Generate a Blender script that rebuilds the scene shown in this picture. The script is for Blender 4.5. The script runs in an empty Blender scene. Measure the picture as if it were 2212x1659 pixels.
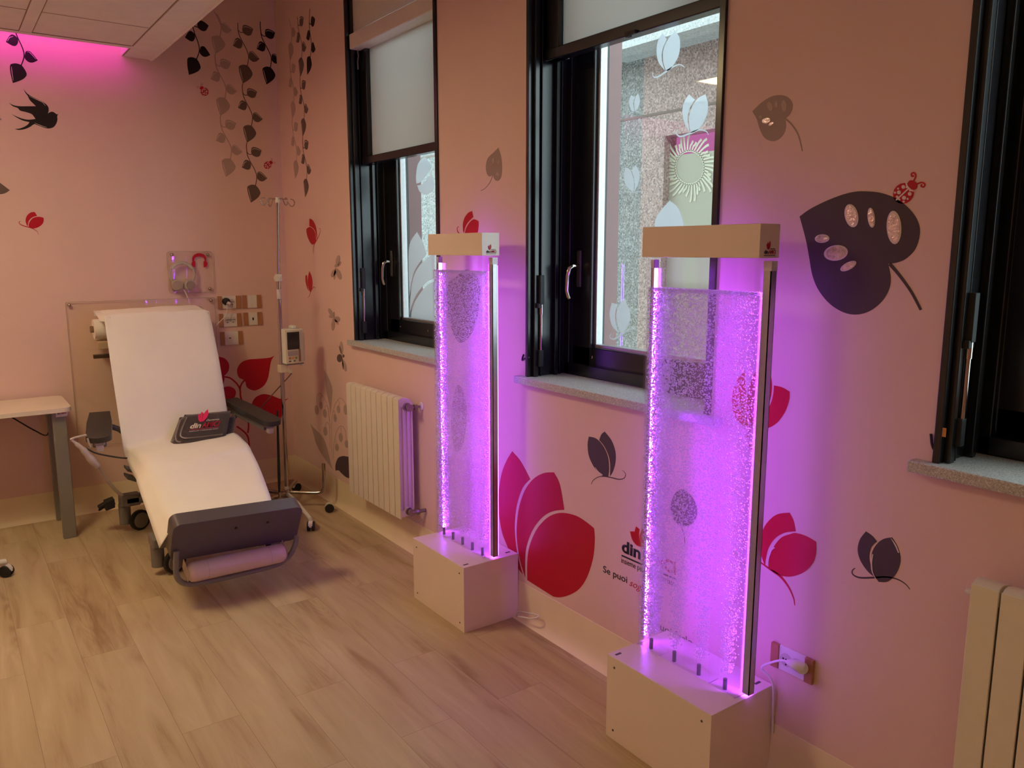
import bpy, bmesh, math, random
import numpy as np
from mathutils import Vector, Matrix
from mathutils.geometry import tessellate_polygon

# ------------------------------------------------------------------ camera, world, exposure
scene = bpy.context.scene
C = scene.collection
CAM = (-1.99217, -5.45501, 1.62)
YAW, PITCH, FPX = 0.623381, 0.165666, 1722.998
W, H = 2212, 1659
cyw, syw, cp, sp = math.cos(YAW), math.sin(YAW), math.cos(PITCH), math.sin(PITCH)
FW = Vector((syw*cp, cyw*cp, -sp)); RT = Vector((cyw, -syw, 0)); UP = RT.cross(FW)
cd = bpy.data.cameras.new('camera'); cam = bpy.data.objects.new('camera', cd); C.objects.link(cam)
cd.sensor_fit = 'HORIZONTAL'; cd.sensor_width = 36.0; cd.lens = 36.0*FPX/W; cd.clip_start = 0.02; cd.clip_end = 200
M = Matrix.Identity(4)
for i in range(3):
    M[i][0] = RT[i]; M[i][1] = UP[i]; M[i][2] = -FW[i]; M[i][3] = CAM[i]
cam.matrix_world = M
scene.camera = cam
scene.view_settings.view_transform = 'Standard'; scene.view_settings.look = 'None'
scene.view_settings.gamma = 1.0; scene.view_settings.use_curve_mapping = False
scene.view_settings.exposure = 0.0
scene.cycles.transparent_max_bounces = 32
scene.cycles.max_bounces = 10
scene.cycles.diffuse_bounces = 5
scene.cycles.sample_clamp_indirect = 6.0
scene.cycles.caustics_reflective = False; scene.cycles.caustics_refractive = False
wd = bpy.data.worlds.new('overcast_sky'); scene.world = wd; wd.use_nodes = True
wd.node_tree.nodes['Background'].inputs[0].default_value = (0.80, 0.95, 1.0, 1)
wd.node_tree.nodes['Background'].inputs[1].default_value = 4.4
LAMP_COL, LAMP_STR = (1.0, 0.75, 0.40), (32.0, 5.0, 5.0, 6.5)   # the panel over the chair is the one turned up
LED_COL, LED_STR = (0.42, 0.05, 1.0), 170.0
COVE_COL, COVE_STR = (1.0, 0.03, 0.74), 5.8
SPOT_COL, SPOT_STR = (1.0, 0.78, 0.42), 520.0

random.seed(7)
rnd = random.random
def uni(a, b): return a + (b-a)*rnd()

# ------------------------------------------------------------------ measuring helpers (photo pixel -> point on a known plane)
CV = Vector(CAM)
def ray(px, py): return FW*FPX + RT*(px-W/2) - UP*(py-H/2)
def onX(px, py, x=0.0):
    d = ray(px, py); return CV + d*((x-CV.x)/d.x)
def onY(px, py, y=0.0):
    d = ray(px, py); return CV + d*((y-CV.y)/d.y)
def onZ(px, py, z=0.0):
    d = ray(px, py); return CV + d*((z-CV.z)/d.z)
def project(p):
    d = Vector(p)-CV; z = d.dot(FW)
    return (W/2+FPX*d.dot(RT)/z, H/2-FPX*d.dot(UP)/z)

# ------------------------------------------------------------------ materials
MATS = {}
def srgb(r, g, b):
    def f(c):
        c /= 255.0
        return c/12.92 if c <= 0.04045 else ((c+0.055)/1.055)**2.4
    return (f(r), f(g), f(b))
def mat(name, col, rough=0.5, metal=0.0, spec=0.5, noise=0.0, nscale=30.0, bump=0.0, bscale=200.0, coat=0.0, sheen=0.0, trans=0.0):
    if name in MATS: return MATS[name]
    m = bpy.data.materials.new(name); m.use_nodes = True
    nt = m.node_tree; b = nt.nodes['Principled BSDF']
    b.inputs['Base Color'].default_value = (*col, 1)
    b.inputs['Roughness'].default_value = rough
    b.inputs['Metallic'].default_value = metal
    b.inputs['Specular IOR Level'].default_value = spec
    if coat: b.inputs['Coat Weight'].default_value = coat
    if sheen: b.inputs['Sheen Weight'].default_value = sheen
    if trans: b.inputs['Transmission Weight'].default_value = trans
    tc = nt.nodes.new('ShaderNodeTexCoord')
    n = nt.nodes.new('ShaderNodeTexNoise'); n.inputs['Scale'].default_value = nscale; n.inputs['Detail'].default_value = 4
    nt.links.new(tc.outputs['Object'], n.inputs['Vector'])
    mr = nt.nodes.new('ShaderNodeMapRange'); mr.inputs[1].default_value = 0.3; mr.inputs[2].default_value = 0.7
    a = max(noise, 0.015)
    mr.inputs[3].default_value = 1-a; mr.inputs[4].default_value = 1+a
    nt.links.new(n.outputs['Fac'], mr.inputs[0])
    vm = nt.nodes.new('ShaderNodeVectorMath'); vm.operation = 'SCALE'; vm.inputs[0].default_value = col
    nt.links.new(mr.outputs[0], vm.inputs['Scale']); nt.links.new(vm.outputs[0], b.inputs['Base Color'])
    if bump:
        n2 = nt.nodes.new('ShaderNodeTexNoise'); n2.inputs['Scale'].default_value = bscale; n2.inputs['Detail'].default_value = 3
        nt.links.new(tc.outputs['Object'], n2.inputs['Vector'])
        bp = nt.nodes.new('ShaderNodeBump'); bp.inputs['Strength'].default_value = bump; bp.inputs['Distance'].default_value = 0.002
        nt.links.new(n2.outputs['Fac'], bp.inputs['Height']); nt.links.new(bp.outputs[0], b.inputs['Normal'])
    MATS[name] = m; return m
def emit(name, col, strength):
    m = bpy.data.materials.new(name); m.use_nodes = True; nt = m.node_tree
    for n in list(nt.nodes): nt.nodes.remove(n)
    o = nt.nodes.new('ShaderNodeOutputMaterial'); e = nt.nodes.new('ShaderNodeEmission')
    e.inputs[0].default_value = (*col, 1); e.inputs[1].default_value = strength
    nt.links.new(e.outputs[0], o.inputs[0]); MATS[name] = m; return m
def clear(name, tint=(1, 1, 1), gloss=1.0, haze=0.0, hazecol=(1, 1, 1), rough=0.03, ior=1.45):
    m = bpy.data.materials.new(name); m.use_nodes = True; nt = m.node_tree
    for n in list(nt.nodes): nt.nodes.remove(n)
    o = nt.nodes.new('ShaderNodeOutputMaterial')
    t = nt.nodes.new('ShaderNodeBsdfTransparent'); t.inputs[0].default_value = (*tint, 1)
    g = nt.nodes.new('ShaderNodeBsdfGlossy'); g.inputs['Roughness'].default_value = rough
    fr = nt.nodes.new('ShaderNodeFresnel')
    ge = nt.nodes.new('ShaderNodeNewGeometry'); im = nt.nodes.new('ShaderNodeMapRange')   # same reflectance on both faces of the thin sheet
    im.inputs[3].default_value = ior; im.inputs[4].default_value = 1.0/ior
    nt.links.new(ge.outputs['Backfacing'], im.inputs[0]); nt.links.new(im.outputs[0], fr.inputs[0])
    mm = nt.nodes.new('ShaderNodeMath'); mm.operation = 'MULTIPLY'; mm.inputs[1].default_value = gloss
    nt.links.new(fr.outputs[0], mm.inputs[0])
    mx = nt.nodes.new('ShaderNodeMixShader'); nt.links.new(mm.outputs[0], mx.inputs[0])
    nt.links.new(g.outputs[0], mx.inputs[2])
    if haze:
        d = nt.nodes.new('ShaderNodeBsdfTranslucent'); d.inputs[0].default_value = (*hazecol, 1)
        d2 = nt.nodes.new('ShaderNodeBsdfDiffuse'); d2.inputs[0].default_value = (*hazecol, 1)
        ms = nt.nodes.new('ShaderNodeMixShader'); ms.inputs[0].default_value = 0.5
        nt.links.new(d.outputs[0], ms.inputs[1]); nt.links.new(d2.outputs[0], ms.inputs[2])
        m2 = nt.nodes.new('ShaderNodeMixShader'); m2.inputs[0].default_value = haze
        nt.links.new(t.outputs[0], m2.inputs[1]); nt.links.new(ms.outputs[0], m2.inputs[2])
        nt.links.new(m2.outputs[0], mx.inputs[1])
    else:
        nt.links.new(t.outputs[0], mx.inputs[1])
    nt.links.new(mx.outputs[0], o.inputs[0]); MATS[name] = m; return m
def fabric_translucent(name, col, tcol, f=0.4, passthru=0.0):
    m = bpy.data.materials.new(name); m.use_nodes = True; nt = m.node_tree
    for n in list(nt.nodes): nt.nodes.remove(n)
    o = nt.nodes.new('ShaderNodeOutputMaterial')
    d = nt.nodes.new('ShaderNodeBsdfDiffuse'); d.inputs[0].default_value = (*col, 1)
    t = nt.nodes.new('ShaderNodeBsdfTranslucent'); t.inputs[0].default_value = (*tcol, 1)
    x = nt.nodes.new('ShaderNodeMixShader'); x.inputs[0].default_value = f
    nt.links.new(d.outputs[0], x.inputs[1]); nt.links.new(t.outputs[0], x.inputs[2])
    nt.links.new(x.outputs[0], o.inputs[0]); MATS[name] = m; return m

wall_m = mat('wall_paint', (0.79, 0.575, 0.52), 0.75, spec=0.25, noise=0.02, nscale=3, bump=0.12, bscale=350)
ceil_m = mat('ceiling_tile', (0.80, 0.77, 0.72), 0.8, spec=0.2, noise=0.03, nscale=12, bump=0.15, bscale=500)
skirt_m = mat('skirting_vinyl', (0.88, 0.76, 0.54), 0.35, noise=0.03, nscale=8)
white_m = mat('white_laminate', (0.86, 0.74, 0.66), 0.32, noise=0.015, nscale=6)
plast_m = mat('white_plastic', (0.78, 0.76, 0.72), 0.35)
paper_m = mat('examination_paper', (0.90, 0.88, 0.84), 0.85, spec=0.15, noise=0.02, nscale=5, bump=0.25, bscale=60)
rad_m = mat('radiator_enamel', (0.82, 0.77, 0.66), 0.35)
blackm = mat('black_frame_metal', (0.010, 0.011, 0.014), 0.24, metal=0.0, spec=0.6, noise=0.1, nscale=20)
blackm2 = mat('black_rubber', (0.012, 0.012, 0.013), 0.6)
chrome = mat('polished_steel', (0.48, 0.43, 0.39), 0.12, metal=1.0)
alu = mat('brushed_aluminium', (0.50, 0.50, 0.52), 0.38, metal=0.9, noise=0.05, nscale=60)
dark_up = mat('charcoal_leatherette', (0.034, 0.032, 0.032), 0.42, bump=0.15, bscale=400, noise=0.05)
grey_pl = mat('grey_plastic', (0.20, 0.19, 0.18), 0.5)
grey_dk = mat('dark_grey_plastic', (0.075, 0.072, 0.075), 0.45)
tab_leg = mat('table_leg_paint', (0.26, 0.25, 0.24), 0.45, metal=0.2)
tab_top = mat('table_laminate', (0.80, 0.72, 0.60), 0.3, noise=0.03, nscale=6)
redv = mat('red_vinyl', (0.50, 0.006, 0.022), 0.45, spec=0.3)
blackv = mat('black_vinyl', (0.014, 0.010, 0.010), 0.5, spec=0.3)
darkbrownv = mat('dark_grey_vinyl', (0.15, 0.105, 0.090), 0.5, spec=0.3)
purpv = mat('charcoal_vinyl', (0.085, 0.060, 0.075), 0.5, spec=0.3)
greyv = mat('mid_grey_vinyl', (0.36, 0.265, 0.235), 0.5, spec=0.3)
lightv = mat('light_grey_vinyl', (0.47, 0.345, 0.305), 0.5, spec=0.3)
paleline = mat('pale_vinyl_line', (0.78, 0.66, 0.63), 0.5, spec=0.3)
mirrorv = mat('glitter_mirror_vinyl', (0.72, 0.60, 0.66), 0.22, metal=0.75, noise=0.3, nscale=70, bump=0.8, bscale=160)
textb = mat('black_lettering', (0.012, 0.012, 0.018), 0.5)
textr = mat('red_lettering', (0.45, 0.01, 0.04), 0.5)
textw = mat('cream_lettering', (0.78, 0.70, 0.60), 0.6)
textp = mat('pink_lettering', (0.80, 0.02, 0.12), 0.6)
brown_pl = mat('ochre_plastic_cover', (0.42, 0.20, 0.085), 0.45)
fleece = mat('grey_brown_fleece', (0.070, 0.058, 0.055), 0.95, spec=0.1, sheen=0.6, noise=0.15, nscale=60, bump=0.6, bscale=300)
glass_m = clear('window_glass', (0.93, 0.97, 0.96), 1.0, 0.0, rough=0.0, ior=1.5)
acryl_m = clear('clear_acrylic', (0.995, 0.99, 1.0), 0.55, 0.008, (1, 1, 1), rough=0.02, ior=1.35)
plate_m = clear('clear_acrylic_plate', (1.0, 0.995, 0.98), 0.5, 0.02, (1, 0.97, 0.93), rough=0.02, ior=1.5)
water_m = clear('aerated_water', (0.95, 0.93, 0.98), 0.25, 0.16, (0.97, 0.96, 1.0), rough=0.2, ior=1.2)
screen_m = mat('dark_screen', (0.02, 0.018, 0.022), 0.12)
blind_m = fabric_translucent('blind_fabric', (0.62, 0.57, 0.52), (0.80, 0.80, 0.78), 0.55)
frost_m = fabric_translucent('frosted_film', (0.70, 0.74, 0.78), (0.92, 0.95, 1.0), 0.75)
lamp_ms = [emit('warm_light_panel_%d' % i, LAMP_COL, v) for i, v in enumerate(LAMP_STR)]
edge_m = emit('purple_edge_glow', (0.38, 0.09, 1.0), 24.0)
led_m = emit('purple_led', LED_COL, LED_STR)
cove_m = emit('pink_cove_led', COVE_COL, COVE_STR)
pinkwin_m = emit('pink_lit_room', (0.70, 0.20, 0.50), 0.75)

def bubble_material(fill, nm):
    m = bpy.data.materials.new(nm); m.use_nodes = True; nt = m.node_tree
    for n in list(nt.nodes): nt.nodes.remove(n)
    o = nt.nodes.new('ShaderNodeOutputMaterial')
    d = nt.nodes.new('ShaderNodeBsdfDiffuse'); d.inputs[0].default_value = (0.97, 0.95, 0.98, 1)
    t = nt.nodes.new('ShaderNodeBsdfTranslucent'); t.inputs[0].default_value = (0.97, 0.95, 0.98, 1)
    x = nt.nodes.new('ShaderNodeMixShader'); x.inputs[0].default_value = 0.5
    g = nt.nodes.new('ShaderNodeBsdfGlossy'); g.inputs['Roughness'].default_value = 0.25
    lw = nt.nodes.new('ShaderNodeMixShader'); lw.inputs[0].default_value = 0.12
    nt.links.new(d.outputs[0], x.inputs[1]); nt.links.new(t.outputs[0], x.inputs[2])
    nt.links.new(x.outputs[0], lw.inputs[1]); nt.links.new(g.outputs[0], lw.inputs[2])
    tr = nt.nodes.new('ShaderNodeBsdfTransparent'); tm = nt.nodes.new('ShaderNodeMixShader'); tm.inputs[0].default_value = fill
    nt.links.new(tr.outputs[0], tm.inputs[1]); nt.links.new(lw.outputs[0], tm.inputs[2])
    nt.links.new(tm.outputs[0], o.inputs[0]); return m
bubble_m = bubble_material(0.42, 'air_bubble'); bubble_solid_m = bubble_material(0.9, 'air_bubble_dense')

def granite(name, base, dark, light, scale=90.0, rough=0.5):
    m = bpy.data.materials.new(name); m.use_nodes = True; nt = m.node_tree; b = nt.nodes['Principled BSDF']
    b.inputs['Roughness'].default_value = rough
    tc = nt.nodes.new('ShaderNodeTexCoord'); v = nt.nodes.new('ShaderNodeTexVoronoi'); v.inputs['Scale'].default_value = scale
    nt.links.new(tc.outputs['Object'], v.inputs['Vector'])
    n = nt.nodes.new('ShaderNodeTexNoise'); n.inputs['Scale'].default_value = scale*0.7; n.inputs['Detail'].default_value = 5
    nt.links.new(tc.outputs['Object'], n.inputs['Vector'])
    sx = nt.nodes.new('ShaderNodeSeparateColor'); nt.links.new(v.outputs['Color'], sx.inputs[0])
    cr = nt.nodes.new('ShaderNodeValToRGB'); e = cr.color_ramp.elements
    e[0].position = 0.0; e[0].color = (*dark, 1); e[1].position = 1.0; e[1].color = (*light, 1)
    for p, c in ((0.22, dark), (0.30, base), (0.80, base), (0.9, light)):
        k = e.new(p); k.color = (*c, 1)
    ad = nt.nodes.new('ShaderNodeMath'); ad.operation = 'ADD'; mu = nt.nodes.new('ShaderNodeMath'); mu.operation = 'MULTIPLY_ADD'
    mu.inputs[1].default_value = 0.6; mu.inputs[2].default_value = -0.3
    nt.links.new(n.outputs['Fac'], mu.inputs[0]); nt.links.new(sx.outputs[0], ad.inputs[0]); nt.links.new(mu.outputs[0], ad.inputs[1])
    nt.links.new(ad.outputs[0], cr.inputs[0]); nt.links.new(cr.outputs[0], b.inputs['Base Color'])
    MATS[name] = m; return m
gran_grey = granite('grey_granite', (0.17, 0.18, 0.17), (0.085, 0.09, 0.085), (0.29, 0.30, 0.29), 105)
gran_pink_refl = granite('pink_granite', (0.30, 0.215, 0.19), (0.17, 0.12, 0.11), (0.42, 0.33, 0.30), 105)  # granite with the pink reflection of the indoor wall put into its colour
gran_light = granite('light_granite', (0.42, 0.45, 0.45), (0.33, 0.35, 0.35), (0.52, 0.55, 0.55), 105)
sill_m = granite('sill_stone', (0.50, 0.50, 0.47), (0.36, 0.35, 0.33), (0.68, 0.68, 0.65), 420, 0.45)
skirtext = mat('mauve_cladding', (0.30, 0.17, 0.17), 0.5)  # reddish reflection on the outer reveal painted as base colour

def wood_floor():
    m = bpy.data.materials.new('oak_plank_vinyl'); m.use_nodes = True; nt = m.node_tree; b = nt.nodes['Principled BSDF']
    L = nt.links.new; N = nt.nodes.new
    tc = N('ShaderNodeTexCoord'); sep = N('ShaderNodeSeparateXYZ'); L(tc.outputs['Object'], sep.inputs[0])
    cm = N('ShaderNodeCombineXYZ'); L(sep.outputs['Y'], cm.inputs['X']); L(sep.outputs['X'], cm.inputs['Y'])
    mp = N('ShaderNodeMapping'); mp.inputs['Location'].default_value = (0.35, 0.067, 0); L(cm.outputs[0], mp.inputs[0])
    br = N('ShaderNodeTexBrick'); br.inputs['Scale'].default_value = 1.0; br.inputs['Brick Width'].default_value = 1.22
    br.inputs['Row Height'].default_value = 0.1985; br.inputs['Mortar Size'].default_value = 0.0006; br.offset = 0.37; br.offset_frequency = 2
    br.inputs['Mortar Smooth'].default_value = 0.3
    br.inputs['Color1'].default_value = (0, 0, 0, 1); br.inputs['Color2'].default_value = (1, 1, 1, 1); br.inputs['Mortar'].default_value = (0.5, 0.5, 0.5, 1)
    L(mp.outputs[0], br.inputs['Vector'])
    rowid = N('ShaderNodeMath'); rowid.operation = 'MULTIPLY'; rowid.inputs[1].default_value = 13.7
    sc = N('ShaderNodeSeparateColor'); L(br.outputs['Color'], sc.inputs[0]); L(sc.outputs[0], rowid.inputs[0])
    off = N('ShaderNodeCombineXYZ'); L(rowid.outputs[0], off.inputs['X']); L(rowid.outputs[0], off.inputs['Z'])
    ad = N('ShaderNodeVectorMath'); ad.operation = 'ADD'; L(cm.outputs[0], ad.inputs[0]); L(off.outputs[0], ad.inputs[1])
    # long soft tonal streaks
    m1 = N('ShaderNodeMapping'); m1.inputs['Scale'].default_value = (1.1, 9.0, 1); L(ad.outputs[0], m1.inputs[0])
    n1 = N('ShaderNodeTexNoise'); n1.inputs['Scale'].default_value = 1.6; n1.inputs['Detail'].default_value = 6; n1.inputs['Distortion'].default_value = 0.6; L(m1.outputs[0], n1.inputs['Vector'])
    # growth rings: distorted bands
    m2 = N('ShaderNodeMapping'); m2.inputs['Scale'].default_value = (0.55, 4.2, 1); L(ad.outputs[0], m2.inputs[0])
    n2 = N('ShaderNodeTexNoise'); n2.inputs['Scale'].default_value = 1.5; n2.inputs['Detail'].default_value = 1.5; L(m2.outputs[0], n2.inputs['Vector'])
    mul = N('ShaderNodeMath'); mul.operation = 'MULTIPLY'; mul.inputs[1].default_value = 190.0; L(n2.outputs['Fac'], mul.inputs[0])
    sn = N('ShaderNodeMath'); sn.operation = 'SINE'; L(mul.outputs[0], sn.inputs[0])
    # only where the slow noise peaks (knots and cathedral figures)
    pk = N('ShaderNodeMapRange'); pk.inputs[1].default_value = 0.56; pk.inputs[2].default_value = 0.72; pk.inputs[3].default_value = 0.0; pk.inputs[4].default_value = 1.0
    L(n2.outputs['Fac'], pk.inputs[0])
    ring = N('ShaderNodeMath'); ring.operation = 'MULTIPLY'; L(sn.outputs[0], ring.inputs[0]); L(pk.outputs[0], ring.inputs[1])
    # fine fibre
    m3 = N('ShaderNodeMapping'); m3.inputs['Scale'].default_value = (6, 220, 1); L(ad.outputs[0], m3.inputs[0])
    n3 = N('ShaderNodeTexNoise'); n3.inputs['Scale'].default_value = 1.5; n3.inputs['Detail'].default_value = 3; L(m3.outputs[0], n3.inputs['Vector'])
    f = N('ShaderNodeMath'); f.operation = 'MULTIPLY_ADD'; f.inputs[1].default_value = 0.07; L(ring.outputs[0], f.inputs[0]); L(n1.outputs['Fac'], f.inputs[2])
    f2 = N('ShaderNodeMath'); f2.operation = 'MULTIPLY_ADD'; f2.inputs[1].default_value = 0.16; L(n3.outputs['Fac'], f2.inputs[0]); L(f.outputs[0], f2.inputs[2])
    f3 = N('ShaderNodeMath'); f3.operation = 'MULTIPLY_ADD'; f3.inputs[1].default_value = 0.10; L(sc.outputs[0], f3.inputs[0]); L(f2.outputs[0], f3.inputs[2])
    cr = N('ShaderNodeValToRGB'); e = cr.color_ramp.elements
    e[0].position = 0.34; e[0].color = (0.33, 0.21, 0.115, 1); e[1].position = 0.86; e[1].color = (0.62, 0.50, 0.33, 1)
    k = e.new(0.56); k.color = (0.51, 0.39, 0.245, 1)
    L(f3.outputs[0], cr.inputs[0])
    mo = N('ShaderNodeMixRGB'); mo.inputs[2].default_value = (0.17, 0.11, 0.07, 1); L(br.outputs['Fac'], mo.inputs[0]); L(cr.outputs[0], mo.inputs[1])
    L(mo.outputs[0], b.inputs['Base Color'])
    b.inputs['Roughness'].default_value = 0.42; b.inputs['Specular IOR Level'].default_value = 0.4
    bp = N('ShaderNodeBump'); bp.inputs['Strength'].default_value = 0.12; bp.inputs['Distance'].default_value = 0.001
    L(f2.outputs[0], bp.inputs['Height']); L(bp.outputs[0], b.inputs['Normal'])
    return m
floor_m = wood_floor()

# ------------------------------------------------------------------ mesh helpers
class MB:
    def __init__(s): s.v = []; s.f = []
    def add(s, vs, fs):
        o = len(s.v); s.v += [tuple(v) for v in vs]; s.f += [tuple(i+o for i in f) for f in fs]; return s
    def box(s, x0, y0, z0, x1, y1, z1):
        x0, x1 = min(x0, x1), max(x0, x1); y0, y1 = min(y0, y1), max(y0, y1); z0, z1 = min(z0, z1), max(z0, z1)
        return s.add([(x0,y0,z0),(x1,y0,z0),(x1,y1,z0),(x0,y1,z0),(x0,y0,z1),(x1,y0,z1),(x1,y1,z1),(x0,y1,z1)],
                     [(3,2,1,0),(4,5,6,7),(0,1,5,4),(1,2,6,5),(2,3,7,6),(3,0,4,7)])
    def hexa(s, P): # 8 points: bottom 4 ccw, top 4
        return s.add(P, [(3,2,1,0),(4,5,6,7),(0,1,5,4),(1,2,6,5),(2,3,7,6),(3,0,4,7)])
    def obox(s, c, U, V, N, su, sv, sn):
        c = Vector(c); U = Vector(U).normalized()*su/2; V = Vector(V).normalized()*sv/2; N = Vector(N).normalized()*sn/2
        return s.hexa([c-U-V-N, c+U-V-N, c+U+V-N, c-U+V-N, c-U-V+N, c+U-V+N, c+U+V+N, c-U+V+N])
    def tube(s, pts, r, n=10, cap=True):
        pts = [Vector(p) for p in pts]; rs = r if isinstance(r, (list, tuple)) else [r]*len(pts)
        prev = None; rings = []
        for i, p in enumerate(pts):
            d = (pts[min(i+1, len(pts)-1)]-pts[max(i-1, 0)])
            if d.length < 1e-9: d = Vector((0, 0, 1))
            d.normalize()
            if prev is None:
                a = Vector((0, 0, 1)) if abs(d.z) < 0.9 else Vector((1, 0, 0))
                u = d.cross(a).normalized()
            else:
                u = (prev - d*prev.dot(d))
                u = u.normalized() if u.length > 1e-6 else d.orthogonal().normalized()
            prev = u; w = d.cross(u)
            rings.append([p + (u*math.cos(2*math.pi*k/n) + w*math.sin(2*math.pi*k/n))*rs[i] for k in range(n)])
        vs = [q for rg in rings for q in rg]; fs = []
        for i in range(len(rings)-1):
            for k in range(n):
                a = i*n+k; b = i*n+(k+1) % n
                fs.append((a, b, b+n, a+n))
        if cap:
            fs.append(tuple(range(n-1, -1, -1))); fs.append(tuple((len(rings)-1)*n+k for k in range(n)))
        return s.add(vs, fs)
    def cyl(s, a, b, r, n=20, r2=None): return s.tube([a, b], [r, r if r2 is None else r2], n)
    def lathe(s, c, axis, prof, n=24): # prof: (h, r) along the axis
        c = Vector(c); ax = Vector(axis).normalized()
        return s.tube_prof([c+ax*h for h, r in prof], [r for h, r in prof], ax, n)
    def tube_prof(s, pts, rs, ax, n):
        u = ax.orthogonal().normalized(); w = ax.cross(u); vs = []; fs = []
        for p, r in zip(pts, rs):
            vs += [p + (u*math.cos(2*math.pi*k/n)+w*math.sin(2*math.pi*k/n))*max(r, 1e-5) for k in range(n)]
        for i in range(len(pts)-1):
            for k in range(n):
                a = i*n+k; b = i*n+(k+1) % n; fs.append((a, b, b+n, a+n))
        fs.append(tuple(range(n-1, -1, -1))); fs.append(tuple((len(pts)-1)*n+k for k in range(n)))
        return s.add(vs, fs)
    def ellipsoid(s, c, r, nu=16, nv=10):
        c = Vector(c); r = (r, r, r) if isinstance(r, (int, float)) else r
        pts = []
        for j in range(nv+1):
            t = math.pi*j/nv
            for i in range(nu):
                a = 2*math.pi*i/nu
                pts.append((c.x+r[0]*math.sin(t)*math.cos(a), c.y+r[1]*math.sin(t)*math.sin(a), c.z-r[2]*math.cos(t)))
        fs = [(j*nu+i, j*nu+(i+1) % nu, (j+1)*nu+(i+1) % nu, (j+1)*nu+i) for j in range(nv) for i in range(nu)]
        return s.add(pts, fs)
    def prism(s, poly, off): # planar polygon (3D points) extruded by off
        poly = [Vector(p) for p in poly]; off = Vector(off); n = len(poly)
        tr = tessellate_polygon([poly])
        s.add(poly + [p+off for p in poly],
              [tuple(t) for t in tr] + [tuple(i+n for i in reversed(t)) for t in tr] + [(i, (i+1) % n, (i+1) % n+n, i+n) for i in range(n)])
        return s
    def grid(s, rows, closed_u=False):
        nr, nc = len(rows), len(rows[0]); vs = [q for r in rows for q in r]; fs = []
        for i in range(nr-1):
            for j in range(nc if closed_u else nc-1):
                a = i*nc+j; b = i*nc+(j+1) % nc; fs.append((a, b, b+nc, a+nc))
        return s.add(vs, fs)
    def build(s, name, m, parent=None, smooth=None, bevel=0.0, seg=2, recalc=True):
        me = bpy.data.meshes.new(name); me.from_pydata(s.v, [], s.f); me.update()
        if recalc:
            bm = bmesh.new(); bm.from_mesh(me); bmesh.ops.remove_doubles(bm, verts=bm.verts, dist=1e-7)
            bmesh.ops.recalc_face_normals(bm, faces=bm.faces); bm.to_mesh(me); bm.free()
        if smooth is not None:
            me.polygons.foreach_set('use_smooth', [True]*len(me.polygons)); me.set_sharp_from_angle(angle=math.radians(smooth))
        me.materials.append(m)
        o = bpy.data.objects.new(name, me); C.objects.link(o)
        if parent:
            o.parent = parent
            o.matrix_parent_inverse = Matrix.Translation(parent.location).inverted() if parent.type == 'EMPTY' else Matrix.Identity(4)
        if bevel:
            bv = o.modifiers.new('bevel', 'BEVEL'); bv.width = bevel; bv.segments = seg; bv.limit_method = 'ANGLE'; bv.angle_limit = math.radians(35)
            if smooth is None:
                me.polygons.foreach_set('use_smooth', [True]*len(me.polygons)); me.set_sharp_from_angle(angle=math.radians(60))
                bv.harden_normals = False
        return o
def thing(name, label, cat, loc=(0, 0, 0), group=None):
    o = bpy.data.objects.new(name, None); C.objects.link(o); o.location = loc; o.empty_display_size = 0.05
    o['label'] = label; o['category'] = cat
    if group: o['group'] = group
    return o
def tag(o, label, cat, group=None):
    o['label'] = label; o['category'] = cat
    if group: o['group'] = group
    return o
def struct(o): o['kind'] = 'structure'; return o

def spline(P, closed=False, n=6):
    out = []; m = len(P)
    for i in range(m if closed else m-1):
        g = (lambda k: P[k % m]) if closed else (lambda k: P[max(0, min(m-1, k))])
        p0, p1, p2, p3 = g(i-1), g(i), g(i+1), g(i+2)
        for k in range(n):
            t = k/n
            out.append(tuple(0.5*((2*b)+(-a+c)*t+(2*a-5*b+4*c-d)*t*t+(-a+3*b-3*c+d)*t*t*t) for a, b, c, d in zip(p0, p1, p2, p3)))
    if not closed: out.append(tuple(P[-1]))
    return out
def outline(P, n=5):
    """closed outline; points with a third entry are sharp corners"""
    idx = [i for i, p in enumerate(P) if len(p) > 2]; Q = [p[:2] for p in P]
    if not idx: return spline(Q, True, n)
    out = []
    for a, b in zip(idx, idx[1:]+[idx[0]+len(P)]):
        out += spline([Q[k % len(P)] for k in range(a, b+1)], False, n)[:-1]
    return out
c_ = 1  # corner mark
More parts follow.
